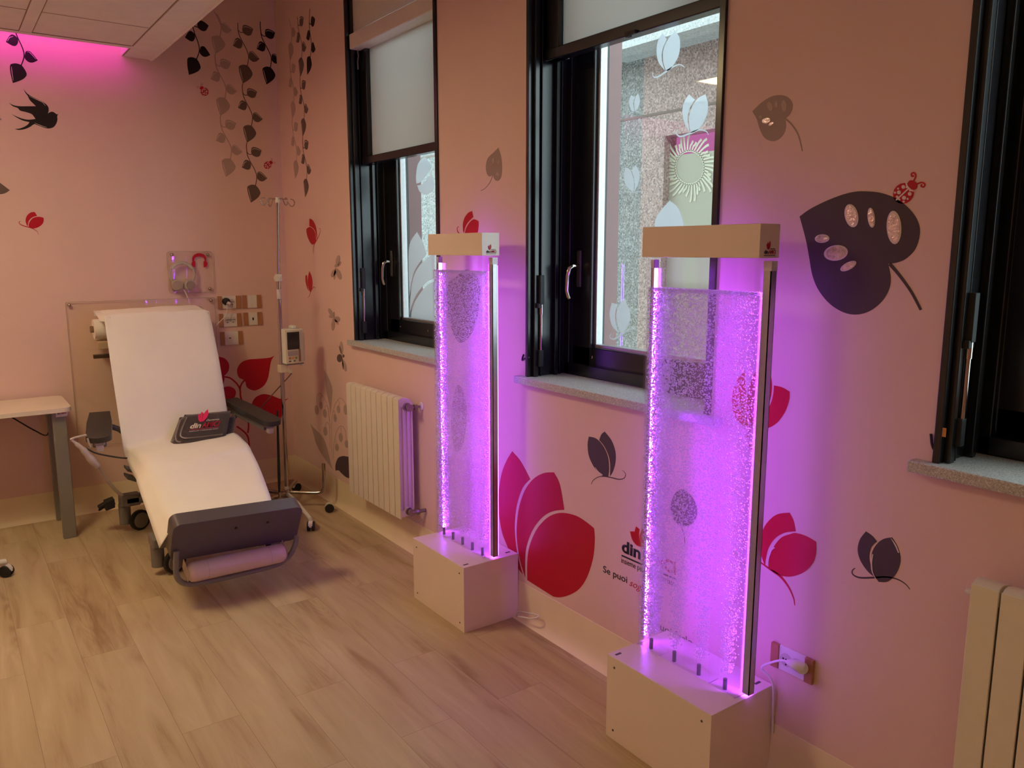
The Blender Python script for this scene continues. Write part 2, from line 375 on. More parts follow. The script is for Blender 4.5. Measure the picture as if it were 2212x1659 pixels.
class Wall:
    """flat vinyl traced on a wall plane; pixel -> wall metres"""
    def __init__(s, axis, val=0.0, thick=0.0009, sign=-1): s.ax = axis; s.val = val; s.t = thick; s.sg = sign
    def m(s, px, py):
        p = onX(px, py, s.val) if s.ax == 'x' else onY(px, py, s.val)
        return (-p.y, p.z) if s.ax == 'x' else (p.x, p.z)
    def p3(s, q, lift=0.0):
        return Vector((s.val+s.sg*lift, -q[0], q[1])) if s.ax == 'x' else Vector((q[0], s.val+s.sg*lift, q[1]))
    def off(s, t): return Vector((s.sg*t, 0, 0)) if s.ax == 'x' else Vector((0, s.sg*t, 0))
    def poly(s, mb, pts, layer=0):
        mb.prism([s.p3(q) for q in pts], s.off(s.t*(1+layer))); return mb
    def shape(s, mb, P, T=(0, 0, 1), layer=0, n=5):
        ox, oy, k = T
        return s.poly(mb, [s.m(ox+q[0]*k, oy+q[1]*k) for q in outline(P, n)], layer)
    def ribbon(s, mb, Q, w0, w1=None, layer=0, wm=None):
        w1 = w0 if w1 is None else w1; n = len(Q); L = []; R = []
        for i, q in enumerate(Q):
            a = Q[max(0, i-1)]; b = Q[min(n-1, i+1)]; dx, dy = b[0]-a[0], b[1]-a[1]; l = math.hypot(dx, dy) or 1
            t = i/(n-1); w = (w0+(w1-w0)*t) if wm is None else ((w0+(wm-w0)*2*t) if t < .5 else (wm+(w1-wm)*(2*t-1)))
            w = max(w, 0.0006)/2
            L.append((q[0]-dy/l*w, q[1]+dx/l*w)); R.append((q[0]+dy/l*w, q[1]-dx/l*w))
        o = s.off(s.t*(1+layer))
        for i in range(n-1):
            P = [s.p3(L[i]), s.p3(R[i]), s.p3(R[i+1]), s.p3(L[i+1])]
            mb.hexa(P+[p+o for p in P])
        return mb
    def stroke(s, mb, P, w0, w1=None, T=(0, 0, 1), layer=0, wm=None, n=6):
        ox, oy, k = T
        return s.ribbon(mb, [s.m(ox+q[0]*k, oy+q[1]*k) for q in spline(P, False, n)], w0, w1, layer, wm)
    def ell(s, mb, cx, cy, rx, ry, ang=0.0, T=(0, 0, 1), layer=0, n=20):
        ox, oy, k = T; a0 = math.radians(ang); pts = []
        for i in range(n):
            a = 2*math.pi*i/n; u, v = rx*math.cos(a), ry*math.sin(a)
            x = cx+u*math.cos(a0)-v*math.sin(a0); y = cy+u*math.sin(a0)+v*math.cos(a0)
            pts.append(s.m(ox+x*k, oy+y*k))
        return s.poly(mb, pts, layer)
WX = Wall('x'); WY = Wall('y')

# ------------------------------------------------------------------ room shell
XL, YF = -4.7, -7.6       # left wall, wall behind the camera
ZC, ZU = 2.772, 3.35      # dropped ceiling, upper ceiling
fl = MB().box(XL-.1, YF-.1, -0.08, 0.1, 0.1, 0).build('floor', floor_m); struct(fl)
WIN = [(-1.105, -2.090), (-2.797, -3.780), (-4.500, -5.480)]
SZ = 1.097
wl = MB()
edges = [0.12] + [v for w in WIN for v in w] + [YF-.1]
for a, b in zip(edges[0::2], edges[1::2]): wl.box(0, a, 0, 0.34, b, ZU)
for a, b in WIN: wl.box(0, a, 0, 0.34, b, SZ-.03); wl.box(0, a, 3.24, 0.34, b, ZU)
struct(wl.build('wall_right', wall_m))
struct(MB().box(XL-.12, 0, 0, 0.0, 0.12, ZU).build('wall_back', wall_m))
struct(MB().box(XL-.12, YF, 0, XL, 0, ZU).build('wall_left', wall_m))
struct(MB().box(XL-.12, YF-.12, 0, 0.1, YF, ZU).build('wall_front', wall_m))
struct(MB().box(XL-.12, YF-.12, ZU, 0.34, 0.12, ZU+.1).build('ceiling', ceil_m))
# dropped ceiling: tile field with a gap along the back wall for the pink cove
XS = -0.784; XC = -0.952; YC = -0.232
lights = [(-2.20, -1.79), (-3.7, -1.79), (-3.7, -4.3), (-2.2, -6.3)]
lo = thing('dropped_ceiling', 'pale panelled dropped ceiling hanging below the corner, with an open slot along the back wall', 'ceiling panel')
cells = MB(); xs = [XL, -4.0, -3.4, -2.5, -1.9, XC, XS]; ys = [YF, -6.6, -6.0, -4.6, -4.0, -2.09, -1.49, YC]
def lit(x0, x1, y0, y1):
    return any(x0 < lx < x1 and y0 < ly < y1 and x1-x0 < .62 and y1-y0 < .62 for lx, ly in lights)
for i in range(len(xs)-1):
    for j in range(len(ys)-1):
        if not lit(xs[i], xs[i+1], ys[j], ys[j+1]): cells.box(xs[i], ys[j], ZC, xs[i+1], ys[j+1], ZC+.06)
cells.box(XC, YC, ZC, XS, 0, ZC+.06)
struct(lo)
cells.build('ceiling_board', ceil_m, lo)
MB().box(XS-.03, YF, ZC+.06, XS-.006, 0, ZU).build('bulkhead', wall_m, lo)  # unseen upstand added to keep the pink cove light off the corner
tr = MB()   # shallow raised rails and thin joints as in the photo
tr.box(XS-.008, YF, ZC-.012, XS+.004, 0, ZC+.10)
tr.build('edge_lip', ceil_m, lo, bevel=.002)
rail = MB()
rail.box(XC+.012, YF, ZC-.003, XS-.008, -0.0, ZC)
rail.box(XL, YC-.055, ZC-.003, XC+.012, YC, ZC)
for x in (-1.47, -2.9, -4.3): rail.box(x-.03, YF, ZC-.003, x+.03, YC-.055, ZC)
rail.build('rail', ceil_m, lo)
jm = mat('joint_shadow_gap', (0.30, 0.22, 0.17), 0.9)
jt = MB()
jt.box(XL, -0.745, ZC-.0012, XC, -0.740, ZC)
jt.box(XL, YC-.060, ZC-.0034, XC, YC-.055, ZC)
jt.box(XC+.004, YF, ZC-.0012, XC+.010, -0.02, ZC)
for x in (-1.44, -1.50): jt.box(x-.002, YF, ZC-.0034, x+.002, YC-.055, ZC)
jt.build('joint', jm, lo)
for k, (lx, ly) in enumerate(lights):
    pos = ['near the back wall, over the chair', 'in the far left of the room', 'left of the middle of the room', 'behind the viewer'][k]
    t = thing('ceiling_light', 'square warm white light panel in the dropped ceiling '+pos, 'light', (lx, ly, ZC), 'ceiling light panels')
    MB().box(lx-.285, ly-.285, ZC+.004, lx+.285, ly+.285, ZC+.01).build('diffuser', lamp_ms[k], t)
    fr = MB()
    for sx in (-1, 1):
        fr.box(lx+sx*.285, ly-.3, ZC-.002, lx+sx*.3, ly+.3, ZC+.02); fr.box(lx-.285, ly+sx*.285, ZC-.002, lx+.285, ly+sx*.3, ZC+.02)
    fr.build('frame', white_m, t)
cv = MB().box(XL+.05, -0.44, ZC+.17, XC+.06, -0.43, ZC+.36).build('cove_light', cove_m)
tag(cv, 'pink light strip hidden above the dropped ceiling slot', 'light strip')
# coved skirting
def cove(name, pts_fn, a, b):
    prof = [(0.0, .168), (-.004, .168), (-.0045, .12), (-.006, .07), (-.010, .035), (-.020, .012), (-.034, .0015), (-.036, 0.0), (0.0, 0.0)]
    A = [pts_fn(a, u, z) for u, z in prof]; B = [pts_fn(b, u, z) for u, z in prof]; n = len(prof)
    mb = MB().add(A+B, [(i, (i+1) % n, (i+1) % n+n, i+n) for i in range(n)]+[tuple(range(n)), tuple(range(2*n-1, n-1, -1))])
    return struct(mb.build(name, skirt_m, smooth=50))
cove('baseboard_right', lambda s, u, z: (u+.002, s, z), 0.0, YF)
cove('baseboard_back', lambda s, u, z: (s, u+.002, z), XL, 0.0)

# ------------------------------------------------------------------ windows
XG = 0.245   # glass plane
def window(k, y0, y1, handle=True):
    t = thing('window_%d' % k, '', '', (0, y0, SZ)); del t['label']; del t['category']; struct(t)
    top = 3.24
    fr = MB()
    # slim edging on the wall face
    fr.box(-.010, y0+.004, SZ, 0.30, y0-.014, top); fr.box(-.010, y1-.004, SZ, 0.30, y1+.020, top)
    fr.box(0.0, y0, top-.02, 0.30, y1, top)
    fr.box(0.012, y0-.014, SZ, 0.034, y0-.030, top)
    fr.box(0.050, y0-.014, SZ, 0.056, y0-.024, top)
    fr.box(0.118, y0-.014, SZ, 0.136, y0-.034, top)
    fr.box(0.150, y0-.014, SZ, 0.158, y0-.026, top)
    fr.build('casing', blackm, t, bevel=.002)
    fx = MB()  # outer fixed frame
    fx.box(.185, y0-.014, SZ, .30, y0-.045, top); fx.box(.185, y1+.02, SZ, .30, y1+.05, top); fx.box(.185, y0-.014, SZ, .30, y1+.02, SZ+.05)
    fx.box(.185, y0-.014, top-.06, .30, y1+.02, top-.02)
    fx.build('window_frame', blackm, t, bevel=.003)
    sa = MB(); a, b = y0-.045, y1+.05; zb, zt = SZ+.04, 3.17; w = .115
    for u0, u1, v0, v1 in ((a, a-w, zb, zt), (b, b+w*.72, zb, zt), (a, b, zb, zb+.085), (a, b, zt-.09, zt)):
        sa.box(.205, u0, v0, .285, u1, v1)
    sa.build('sash', blackm, t, bevel=.004)
    bd = MB(); g0, g1, h0, h1 = a-w, b+w*.72, zb+.085, zt-.09
    for u0, u1, v0, v1 in ((g0, g0-.014, h0, h1), (g1, g1+.014, h0, h1), (g0, g1, h0, h0+.012), (g0, g1, h1-.012, h1)):
        bd.box(.225, u0, v0, .262, u1, v1)
    bd.build('glazing_bead', alu, t, bevel=.002)
    MB().box(XG, g0-.006, h0, XG+.006, g1+.006, h1).build('window_pane', glass_m, t)
    if handle:
        yh = y0-.045-.045; zh = 1.545
        hm = MB(); hm.obox((.200, yh, zh), (0, 1, 0), (0, 0, 1), (1, 0, 0), .026, .15, .010)
        hm.build('handle_plate', grey_dk, t, bevel=.006, seg=3)
        hd = MB(); hd.tube([(.195, yh, zh+.01), (.165, yh, zh+.012), (.150, yh+.004, zh+.004), (.146, yh+.012, zh-.03), (.146, yh+.016, zh-.09), (.150, yh+.010, zh-.115), (.152, yh+.002, zh-.125)], [.010, .010, .0105, .010, .0095, .0095, .007], 12)
        hd.build('handle', chrome, t, smooth=60)
    st = MB(); st.cyl((.042, y0-.036, 1.21), (.042, y0-.036, 1.40), .007, 12)
    st.cyl((.042, y0-.036, 1.36), (.042, y0-.036, 1.41), .009, 12)
    st.build('stay_rod', chrome, t, smooth=50)
    bk = MB(); bk.box(.030, y0-.024, 1.40, .052, y0-.046, 1.52); bk.box(.022, y0-.026, 1.385, .05, y0-.044, 1.405); bk.box(.030, y0-.024, 1.14, .052, y0-.042, 1.21)
    bk.build('stay_bracket', blackm2, t, bevel=.002)
    bt = MB(); 
    for yy in (y0-.045-.13, y0-.5): bt.lathe((.205, yy, SZ+.085), (-1, 0, 0), [(0, .006), (.003, .006), (.004, .003)], 12)
    bt.build('screw', chrome, t)
    si = MB().box(-.036, y0+.052, SZ-.030, 0.205, y1-.052, SZ)
    so = si.build('window_sill', sill_m, t, bevel=.003); so['label'] = 'speckled grey stone sill'
    return t
wins = [window(i+1, a, b, i < 2) for i, (a, b) in enumerate(WIN)]
tg = MB().obox(onX(2040, 934, -.0105)+Vector((-.001, 0, 0)), (0, 1, 0), (0, 0, 1), (1, 0, 0), .008, .022, .002)
tg.build('yellow_mark', mat('ochre_mark', (0.55, 0.22, 0.03), .5), wins[2])
for nm, pts, lab in (('cable_hook', [(1143, 772), (1133, 775), (1128, 778), (1129, 771), (1131, 766)], 'small dark hooked wire on the wall at the lower left of the middle window'),
                     ('cable_hook', [(2020, 973), (2016, 968), (2013, 958), (2012, 948), (2011, 937)], 'small dark hooked wire on the wall at the lower left of the rightmost window')):
    tb = MB().tube([onX(x, y, -.006) for x, y in spline(pts, False, 5)], .0035, 8)
    tag(tb.build(nm, blackm2, smooth=60), lab, 'hook', 'wire hooks by the windows')

def blind(y0, y1, zb, k, cassette=True):
    lab = ['cream roller blind pulled two thirds down with its white box in the leftmost window', 'cream roller blind pulled down above the granite view in the middle window',
           'cream roller blind rolled up at the top of the rightmost window'][k]
    t = thing('roller_blind', lab, 'blind', (.08, y0, zb), 'roller blinds in the windows')
    a, b = y0-.032, y1+.024
    MB().box(.056, a, zb, .105, b, zb+.042).build('bottom_bar', blackm, t, bevel=.004)
    MB().box(.086, a-.080, zb+.04, .0875, b, 2.80).build('fabric', blind_m, t)
    rl = MB(); rl.box(.062, a, zb, .12, a-.078, 3.2); rl.build('guide_rail', blackm, t, bevel=.003)
    cs = MB().box(.004, a+.004, 2.722, .115, b, 2.800); cs.build('cassette', plast_m, t, bevel=.004)
    MB().box(.030, a+.008, 2.815, .040, b, 3.22).build('cover_panel', plast_m, t)
    cd_ = MB(); y = a-.012; cd_.tube([(.045, y, 2.72), (.047, y-.006, 2.69), (.046, y+.004, 2.66), (.048, y+.006, 2.62)], .004, 8); cd_.build('pull_clip', grey_pl, t)
    if k == 1:
        cl = MB(); y = -3.32; cl.obox((.050, y, zb+.004), (0, 1, 0), (0, 0, 1), (1, 0, 0), .05, .012, .012); cl.obox((.05, y+.012, zb-.003), (0, 1, 0), (0, 0, 1), (1, 0, 0), .018, .01, .016)
        cl.build('bar_catch', blackm2, t)
blind(*WIN[0], 2.103, 0); blind(*WIN[1], 2.360, 1); blind(*WIN[2], 2.66, 2)

# ------------------------------------------------------------------ outside the windows
BX = 2.2
ext = thing('granite_building', 'speckled granite building seen through the window glass', 'building', (BX, -2.5, 0))
e = MB(); e.box(BX, 5.0, -0.5, BX+.3, -1.214, 2.95); e.build('wall', gran_grey, ext)
e = MB(); e.box(BX, -1.214, 2.40, BX+.3, -1.43, 2.95); e.box(BX, -1.214, -.5, BX+.3, -1.43, 2.40); e.box(BX, -1.43, 2.40, BX+.3, -4.5, 2.95); e.box(BX, -1.43, -.5, BX+.3, -4.5, 1.35); e.build('wall', gran_pink_refl, ext)
e = MB(); e.box(BX-.25, 5.0, 2.95, BX+.4, -1.041, 3.4); e.build('lintel', gran_grey, ext)
e = MB(); e.box(BX-.30, -1.041, 2.95, BX+.05, -4.5, 3.3); e.build('beam', gran_light, ext)
e = MB(); e.box(BX-.004, 5.0, 2.55, BX+.01, -4.5, 2.566); e.build('joint', mat('granite_joint', (.16, .13, .11), .8), ext)
e = MB(); e.box(BX+.12, -1.40, 1.30, BX+.13, -4.5, 2.42); e.build('lit_room', pinkwin_m, ext)
e = MB(); e.box(BX+.06, -1.43, 1.35, BX+.065, -4.5, 2.27); e.build('frosted_pane', fabric_translucent('frosted_pane', (.50, .54, .44), (.75, .8, .7), .4), ext)
WS = Wall('x', BX+.058, .002, -1)
sun = MB(); cx, cy = 1490, 362
for i in range(40):
    a = 2*math.pi*i/40; r0, r1 = 36, 66+10*math.sin(i*5)
    P = [(cx+math.cos(a+.10*s)*r*.85, cy+math.sin(a+.10*s)*r) for s, r in ((0, r0), (.5, r0+12), (1, r1-8), (1.5, r1))]
    WS.stroke(sun, P, .010, .018, n=2)
WS.stroke(sun, [(cx+31*math.cos(t_*math.pi/12), cy+36*math.sin(t_*math.pi/12)) for t_ in range(25)], .012, n=2)
sf = sun.build('sunflower_decal', mat('cream_film', (.50, .52, .40), .6)); tag(sf, 'pale outline of a sunflower stuck on the far glass behind the middle window', 'window decal')
for i, (y0, y1) in enumerate(WIN[:2]):
    j = MB(); j.box(.301, y0-.0, SZ-.1, .39, y0-.120, 3.2); tag(j.build('window_jamb_cladding', skirtext, bevel=.002), ['mauve outer jamb cladding beyond the glass of the leftmost window', 'mauve outer jamb cladding beyond the glass of the middle window'][i], 'cladding', 'outer window jambs')
gr = MB().box(0.34, 3, -.6, 30, -12, -.5).build('ground', mat('pale_paving', (.45, .45, .44), .9)); struct(gr)

# ------------------------------------------------------------------ frosted butterflies on the glass
GL = Wall('x', XG, .0008, -1)
def glass_decal(parts, feel, T, lab, name='frosted_butterfly_decal', w=.007):
    t = thing(name, lab, 'window decal', (XG, -3, 1.5), 'frosted butterflies on the window glass')
    for p in parts: GL.shape(MB(), p, T).v and GL.shape(MB(), p, T)
    for p in parts:
        mb = MB(); GL.shape(mb, p, T); mb.build('wing', frost_m, t)
    if feel: mb = MB(); GL.stroke(mb, feel, w*.5, w*.35, T, wm=w); mb.build('feeler', frost_m, t)
    if len(parts) > 1:
        mb = MB()
T1 = (1100, 0, .25316); T2 = (1100, 400, .3014)
glass_decal([[(1310,285,c_),(1270,350),(1258,440),(1275,530),(1328,600,c_),(1304,520),(1306,430),(1345,335,c_)], [(1420,265,c_),(1455,330),(1455,430),(1430,510),(1370,595),(1337,602,c_),(1314,520),(1318,420),(1360,330)]],
            [(1225,620),(1230,655),(1270,655),(1340,610),(1410,565),(1460,552),(1495,572)], T1, 'large pale butterfly at the top of the middle window glass, under the blind')
glass_decal([[(1535,805,c_),(1490,880),(1478,970),(1500,1060),(1540,1128,c_),(1522,1020),(1542,920),(1586,850,c_)], [(1675,805,c_),(1695,880),(1690,970),(1640,1080),(1580,1125),(1548,1132,c_),(1534,1020),(1557,920),(1610,840)]],
            [(1440,1105),(1425,1135),(1460,1165),(1540,1140),(1620,1110),(1680,1120),(1700,1150)], T1, 'pale butterfly with a curling feeler near the right edge of the middle window glass')
glass_decal([[(1040,812,c_),(1022,870),(1040,940),(1066,950,c_),(1058,880),(1070,830,c_)], [(1100,798,c_),(1117,860),(1100,920),(1071,951,c_),(1068,880),(1078,830)]],
            [(1020,945),(1045,962),(1070,950),(1100,955),(1118,965)], T1, 'smallest pale butterfly high on the left of the middle window glass', w=.004)
glass_decal([[(990,1430,c_),(978,1510),(1000,1590),(1058,1640,c_),(1066,1560),(1046,1480),(1020,1440)], [(1080,1410,c_),(1110,1470),(1105,1560),(1065,1641,c_),(1073,1560),(1050,1470),(1048,1450)]],
            [(968,1650),(1000,1638),(1065,1640),(1110,1632),(1135,1640)], T1, 'pale butterfly half way up the left of the middle window glass', w=.004)
glass_decal([[(735,843,c_),(720,920),(735,1000),(780,1060,c_),(762,980),(760,920),(775,855,c_)], [(825,820,c_),(860,890),(865,960),(840,1030),(800,1065,c_),(772,980),(772,900),(795,850)]],
            [(732,1062),(722,1090),(750,1103),(800,1075),(860,1035),(900,1035)], T2, 'pale butterfly low on the left of the middle window glass, below the handle')
glass_decal([[(1150,110,c_),(1215,170),(1255,300),(1255,420),(1160,470),(1070,430),(1045,320),(1060,220)]], None, T2, 'pale wing shape on the middle window glass just above the large tank', 'frosted_wing_decal')
T3 = (600, 460, .28933)
glass_decal([[(1040,142,c_),(1085,225),(1112,310,c_),(1048,385),(1008,470),(984,620,c_),(978,440),(984,240)], [(1170,300,c_),(1110,345),(1062,390),(1014,480),(992,620),(984,760,c_),(1000,690),(1040,600),(1110,520),(1170,490,c_)],
             [(1170,510,c_),(1110,545),(1050,620),(1010,700),(992,800,c_),(1080,822),(1170,845,c_)]], None, T3, 'large pale petals low on the leftmost window glass', 'frosted_petals_decal')
T4 = (600, 0, .28933)
glass_decal([[(1100,1175),(1050,1220),(1033,1310),(1036,1370,c_),(1065,1360),(1100,1320),(1150,1250,c_)], [(1150,1290,c_),(1110,1345),(1070,1378),(1042,1385,c_),(1060,1430),(1100,1452),(1150,1430),(1170,1380)]], None, T4,
            'pale round winged shape high on the leftmost window glass', 'frosted_butterfly_decal')

# ------------------------------------------------------------------ decals on the walls
def decal(name, lab, cat='wall decal', group=None, at=None):
    return thing(name, lab, cat, at or (0, 0, 0), group)
# --- hanging leaf vines
US, UZ = .00039, .000416
stemT = [(705,590),(695,600+30),(697,700),(715,800),(760,890),(830,1000),(870,1090),(875,1170),(852,1285)]
stalkT = [(703,738),(722,764),(750,776),(800,768)]
LA = [(800,782),(778,740),(780,700),(792,662),(840,648),(905,660),(965,685,c_),(948,740),(925,785),(870,805)]
LB = [(775,950),(752,893),(690,870),(648,908),(612,1005,c_),(700,1030),(752,1015)]
LC = [(885,1100),(895,1055),(940,1037),(990,1065),(1068,1135,c_),(1010,1185),(950,1198),(890,1162)]
LD = [(705,1325),(735,1288),(800,1268),(870,1283),(940,1375),(920,1445),(860,1505),(770,1567,c_),(722,1430)]
HLc = {'A': [(798,700),(812,680),(870,674),(940,694)], 'B': [(632,988),(656,925),(700,895)], 'C': [(908,1062),(935,1052),(975,1075),(1040,1128)], 'D': [(724,1335),(738,1400),(772,1530)]}
def vine(wall, lab, units, m, mh=None, top=None, group='hanging leaf vines on the walls', stemw=.0055):
    t = decal('vine_decal', lab, group=group)
    for (s_px, e_px, ref, keep) in units:
        A = wall.m(*s_px); B = wall.m(*e_px)
        r0 = {'start': (705, 590), 'stalk': (703, 738)}[ref]
        v0 = (770-r0[0])*US, -(1567-r0[1])*UZ; v1 = (B[0]-A[0], B[1]-A[1])
        sc = math.hypot(*v1)/math.hypot(*v0); ang = math.atan2(v1[1], v1[0])-math.atan2(v0[1], v0[0])
        ca, sa = math.cos(ang)*sc, math.sin(ang)*sc
        def tf(p):
            u, v = (p[0]-r0[0])*US, -(p[1]-r0[1])*UZ
            return (A[0]+ca*u-sa*v, A[1]+sa*u+ca*v)
        mb = MB(); st = [tf(p) for p in spline(stemT, False, 5)]
        if ref == 'stalk': st = [tf(p) for p in spline([(703,738)]+[q for q in stemT if q[1] > 790], False, 5)]
        if 'low' in keep: st = [tf(p) for p in spline([(760,890),(830,1000),(870,1090),(875,1170),(852,1285)], False, 5)]
        wall.ribbon(mb, st, stemw)
        if 'A' in keep: wall.ribbon(mb, [tf(p) for p in spline(stalkT, False, 4)], stemw*.9)
        mb.build('stem', m, t)
        for k, P in (('A', LA), ('B', LB), ('C', LC), ('D', LD)):
            if k in keep:
                mb = MB(); wall.poly(mb, [tf(p) for p in outline(P, 5)]); lf = mb.build('leaf', m, t)
                if mh:
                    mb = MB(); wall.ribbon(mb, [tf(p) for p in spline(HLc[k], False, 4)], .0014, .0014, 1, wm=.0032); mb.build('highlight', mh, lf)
    if top:
        mb = MB(); wall.ribbon(mb, [wall.m(*p) for p in spline(top, False, 4)], stemw); mb.build('stem', m, t)
    return t
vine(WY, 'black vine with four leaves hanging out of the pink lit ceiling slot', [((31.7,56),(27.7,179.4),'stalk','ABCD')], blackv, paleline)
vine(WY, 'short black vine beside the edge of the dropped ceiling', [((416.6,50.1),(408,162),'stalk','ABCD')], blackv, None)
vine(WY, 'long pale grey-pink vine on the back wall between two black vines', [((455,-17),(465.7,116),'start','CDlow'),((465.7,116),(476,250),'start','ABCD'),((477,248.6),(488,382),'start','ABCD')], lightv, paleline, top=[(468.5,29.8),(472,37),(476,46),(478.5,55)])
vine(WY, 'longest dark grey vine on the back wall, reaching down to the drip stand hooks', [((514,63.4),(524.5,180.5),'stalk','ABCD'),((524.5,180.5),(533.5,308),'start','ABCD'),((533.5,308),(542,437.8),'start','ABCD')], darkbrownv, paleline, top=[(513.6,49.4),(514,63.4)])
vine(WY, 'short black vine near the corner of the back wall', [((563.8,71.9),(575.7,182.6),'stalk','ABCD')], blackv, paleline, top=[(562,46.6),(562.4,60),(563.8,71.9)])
vine(WX, 'pale grey-pink vine on the window wall nearest the corner', [((621.5,2),(626.8,132),'start','CDlow'),((626.8,132),(631.6,257),'start','ABCD'),((631.6,257),(638,386),'start','ABCD')], lightv, None)
vine(WX, 'long dark grey vine on the window wall beside the pale one', [((643.6,50.8),(648.6,167),'stalk','ABCD'),((648.6,167),(654,295),'start','ABCD'),((654,295),(659.4,426),'start','ABCD')], darkbrownv, paleline, top=[(642.3,36),(643.6,50.8)])
vine(WX, 'short black vine on the window wall, topmost of the three there', [((668.2,46.6),(664,161.5),'stalk','ABCD')], blackv, None, top=[(669.5,18.6),(668.6,33),(668.2,46.6)])
# leaf tips at the left edge
for P, m_, lab in (([(-30,392),(-14,388),(0,395),(21.2,410.9,c_),(12,417),(0,419.6),(-20,418),(-36,408)], darkbrownv, 'dark leaf tip on the back wall, half cut off by the left edge'),
             ([(-26,250),(-12,247),(-2,253),(4,258,c_),(-6,263),(-20,262)], greyv, 'tiny grey leaf tip at the left edge below the pink glow')):
    mb = MB(); WY.shape(mb, P); tag(mb.build('leaf_decal', m_), lab, 'wall decal', 'single leaf decals')
# --- swallow
t = decal('swallow_decal', 'black swallow silhouette flying across the back wall', 'wall decal'); TS = (0, 30, .1627)
mb = MB(); WY.shape(mb, [(313,997,c_),(350,1045),(400,1085),(480,1125),(560,1163),(612,1200),(642,1240),(646,1285),(635,1322,c_),(665,1305),(700,1300),(735,1320),(752,1333),(773,1327,c_),(760,1360),(762,1410),(745,1460),(710,1505),(650,1522),(600,1515),(530,1490),(458,1462,c_),(430,1478),(400,1500),(330,1530),(250,1541),(195,1527,c_),(260,1522),(330,1495),(372,1465),(390,1437,c_),(300,1415),(220,1375),(148,1328,c_),(210,1358),(300,1392),(380,1405),(470,1395,c_),(440,1350),(410,1325),(350,1305),(270,1285),(235,1250),(170,1225),(117,1180,c_),(180,1212),(260,1226),(380,1226),(477,1226,c_),(440,1190),(400,1150),(377,1110),(366,1085,c_),(335,1045)], TS, n=4)
bd = mb.build('body', blackv, t)
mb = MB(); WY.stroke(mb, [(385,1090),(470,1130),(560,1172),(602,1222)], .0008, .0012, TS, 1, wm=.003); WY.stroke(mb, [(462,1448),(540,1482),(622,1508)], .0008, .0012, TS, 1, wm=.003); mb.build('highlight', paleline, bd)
# --- butterflies
def butterfly(wall, lab, wings, feel, T, m, fm=None, w=.006, hl=(), group='butterfly decals on the walls'):
    t = decal('butterfly_decal', lab, group=group)
    ws = []
    for p in wings:
        mb = MB(); wall.shape(mb, p, T); ws.append(mb.build('wing', m, t))
    if feel:
        mb = MB(); wall.stroke(mb, feel, w*.35, w*.25, T, wm=w); mb.build('feeler', fm or m, t)
    for i, q in hl:
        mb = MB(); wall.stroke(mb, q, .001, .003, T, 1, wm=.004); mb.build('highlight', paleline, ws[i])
    return t
butterfly(WY, 'small red butterfly on the back wall left of the headphones, above the table', [[(622,1135,c_),(590,1080),(572,1000),(590,920),(630,860),(700,815),(775,808,c_),(805,850),(830,900,c_),(770,910),(700,945),(650,1000),(628,1060)], [(645,1140,c_),(645,1080),(670,1020),(730,950),(800,922),(880,915),(973,935,c_),(980,1000),(955,1070),(890,1130),(800,1170),(720,1175)]],
    [(470,1018),(440,1018),(425,1045),(450,1080),(520,1115),(620,1143),(720,1175),(800,1220),(840,1260),(858,1310)], (0,380,.09646), redv, w=.005)
T5 = (600, 460, .28933)
butterfly(WX, 'red butterfly on the window wall between the vines and the leftmost window', [[(237,42,c_),(262,55),(283,95),(293,150),(292,200,c_),(281,140),(262,112),(237,98,c_)], [(214,120,c_),(237,105),(262,118),(280,150),(287,205,c_),(272,232),(250,230),(228,190),(216,150)]],
    [(306,118),(316,118),(318,140),(305,175),(290,205),(272,240),(265,270),(266,305)], T5, redv, w=.006)
butterfly(WX, 'smaller red butterfly on the window wall just below the other one', [[(236,433,c_),(255,480),(260,540),(246,593,c_),(230,560),(224,500)], [(207,470,c_),(218,464),(221,500),(227,560),(242,592,c_),(220,560),(208,510)]],
    [(282,561),(270,552),(258,565),(245,593),(235,622),(222,632)], T5, redv, w=.006)
butterfly(WX, 'red butterfly on the wall rising above the small tank', [[(1452,-15,c_),(1461,30,c_),(1424,68),(1402,105),(1390,150,c_),(1384,130),(1383,80),(1396,35),(1422,0)], [(1500,62,c_),(1500,100),(1492,150),(1470,172),(1430,172),(1395,165,c_),(1405,120),(1427,78),(1457,50),(1480,50)]],
    [(1352,100),(1341,112),(1344,138),(1362,158),(1392,166)], T5, redv, w=.006, hl=())
T7 = (1580, 760, .28938)
butterfly(WX, 'red winged flower on the wall seen half through the large tank', [[(262,88,c_),(292,165),(303,260),(288,360),(245,440),(195,490),(150,560,c_),(118,450),(120,320),(160,190),(210,110)], [(318,250,c_),(380,265),(435,297,c_),(432,360),(400,450),(340,530),(270,570),(200,575),(158,568,c_),(235,480),(288,400),(312,320)], [(98,145,c_),(110,300),(112,450),(140,562,c_),(60,530),(15,440),(5,330),(40,220)]],
    [(150,566),(120,640),(150,720),(195,748),(222,747),(240,720),(238,682)], T7, redv, w=.007)
butterfly(WX, 'large red butterfly with a curved tail low on the wall right of the large tank', [[(435,1200,c_),(465,1260),(481,1340,c_),(400,1350),(330,1390),(280,1460),(258,1540),(252,1600,c_),(225,1520),(217,1420),(240,1320),(290,1250),(350,1210)], [(440,1360,c_),(480,1352),(560,1375),(632,1417,c_),(633,1490),(610,1575),(540,1645),(450,1677),(370,1670),(310,1638),(277,1605,c_),(285,1530),(320,1450),(375,1385)]],
    [(165,1530),(230,1580),(300,1630),(370,1680),(430,1760),(465,1840),(473,1893)], T7, redv, w=.008, hl=((1, [(272,1590),(282,1530),(300,1480),(325,1460)]),))
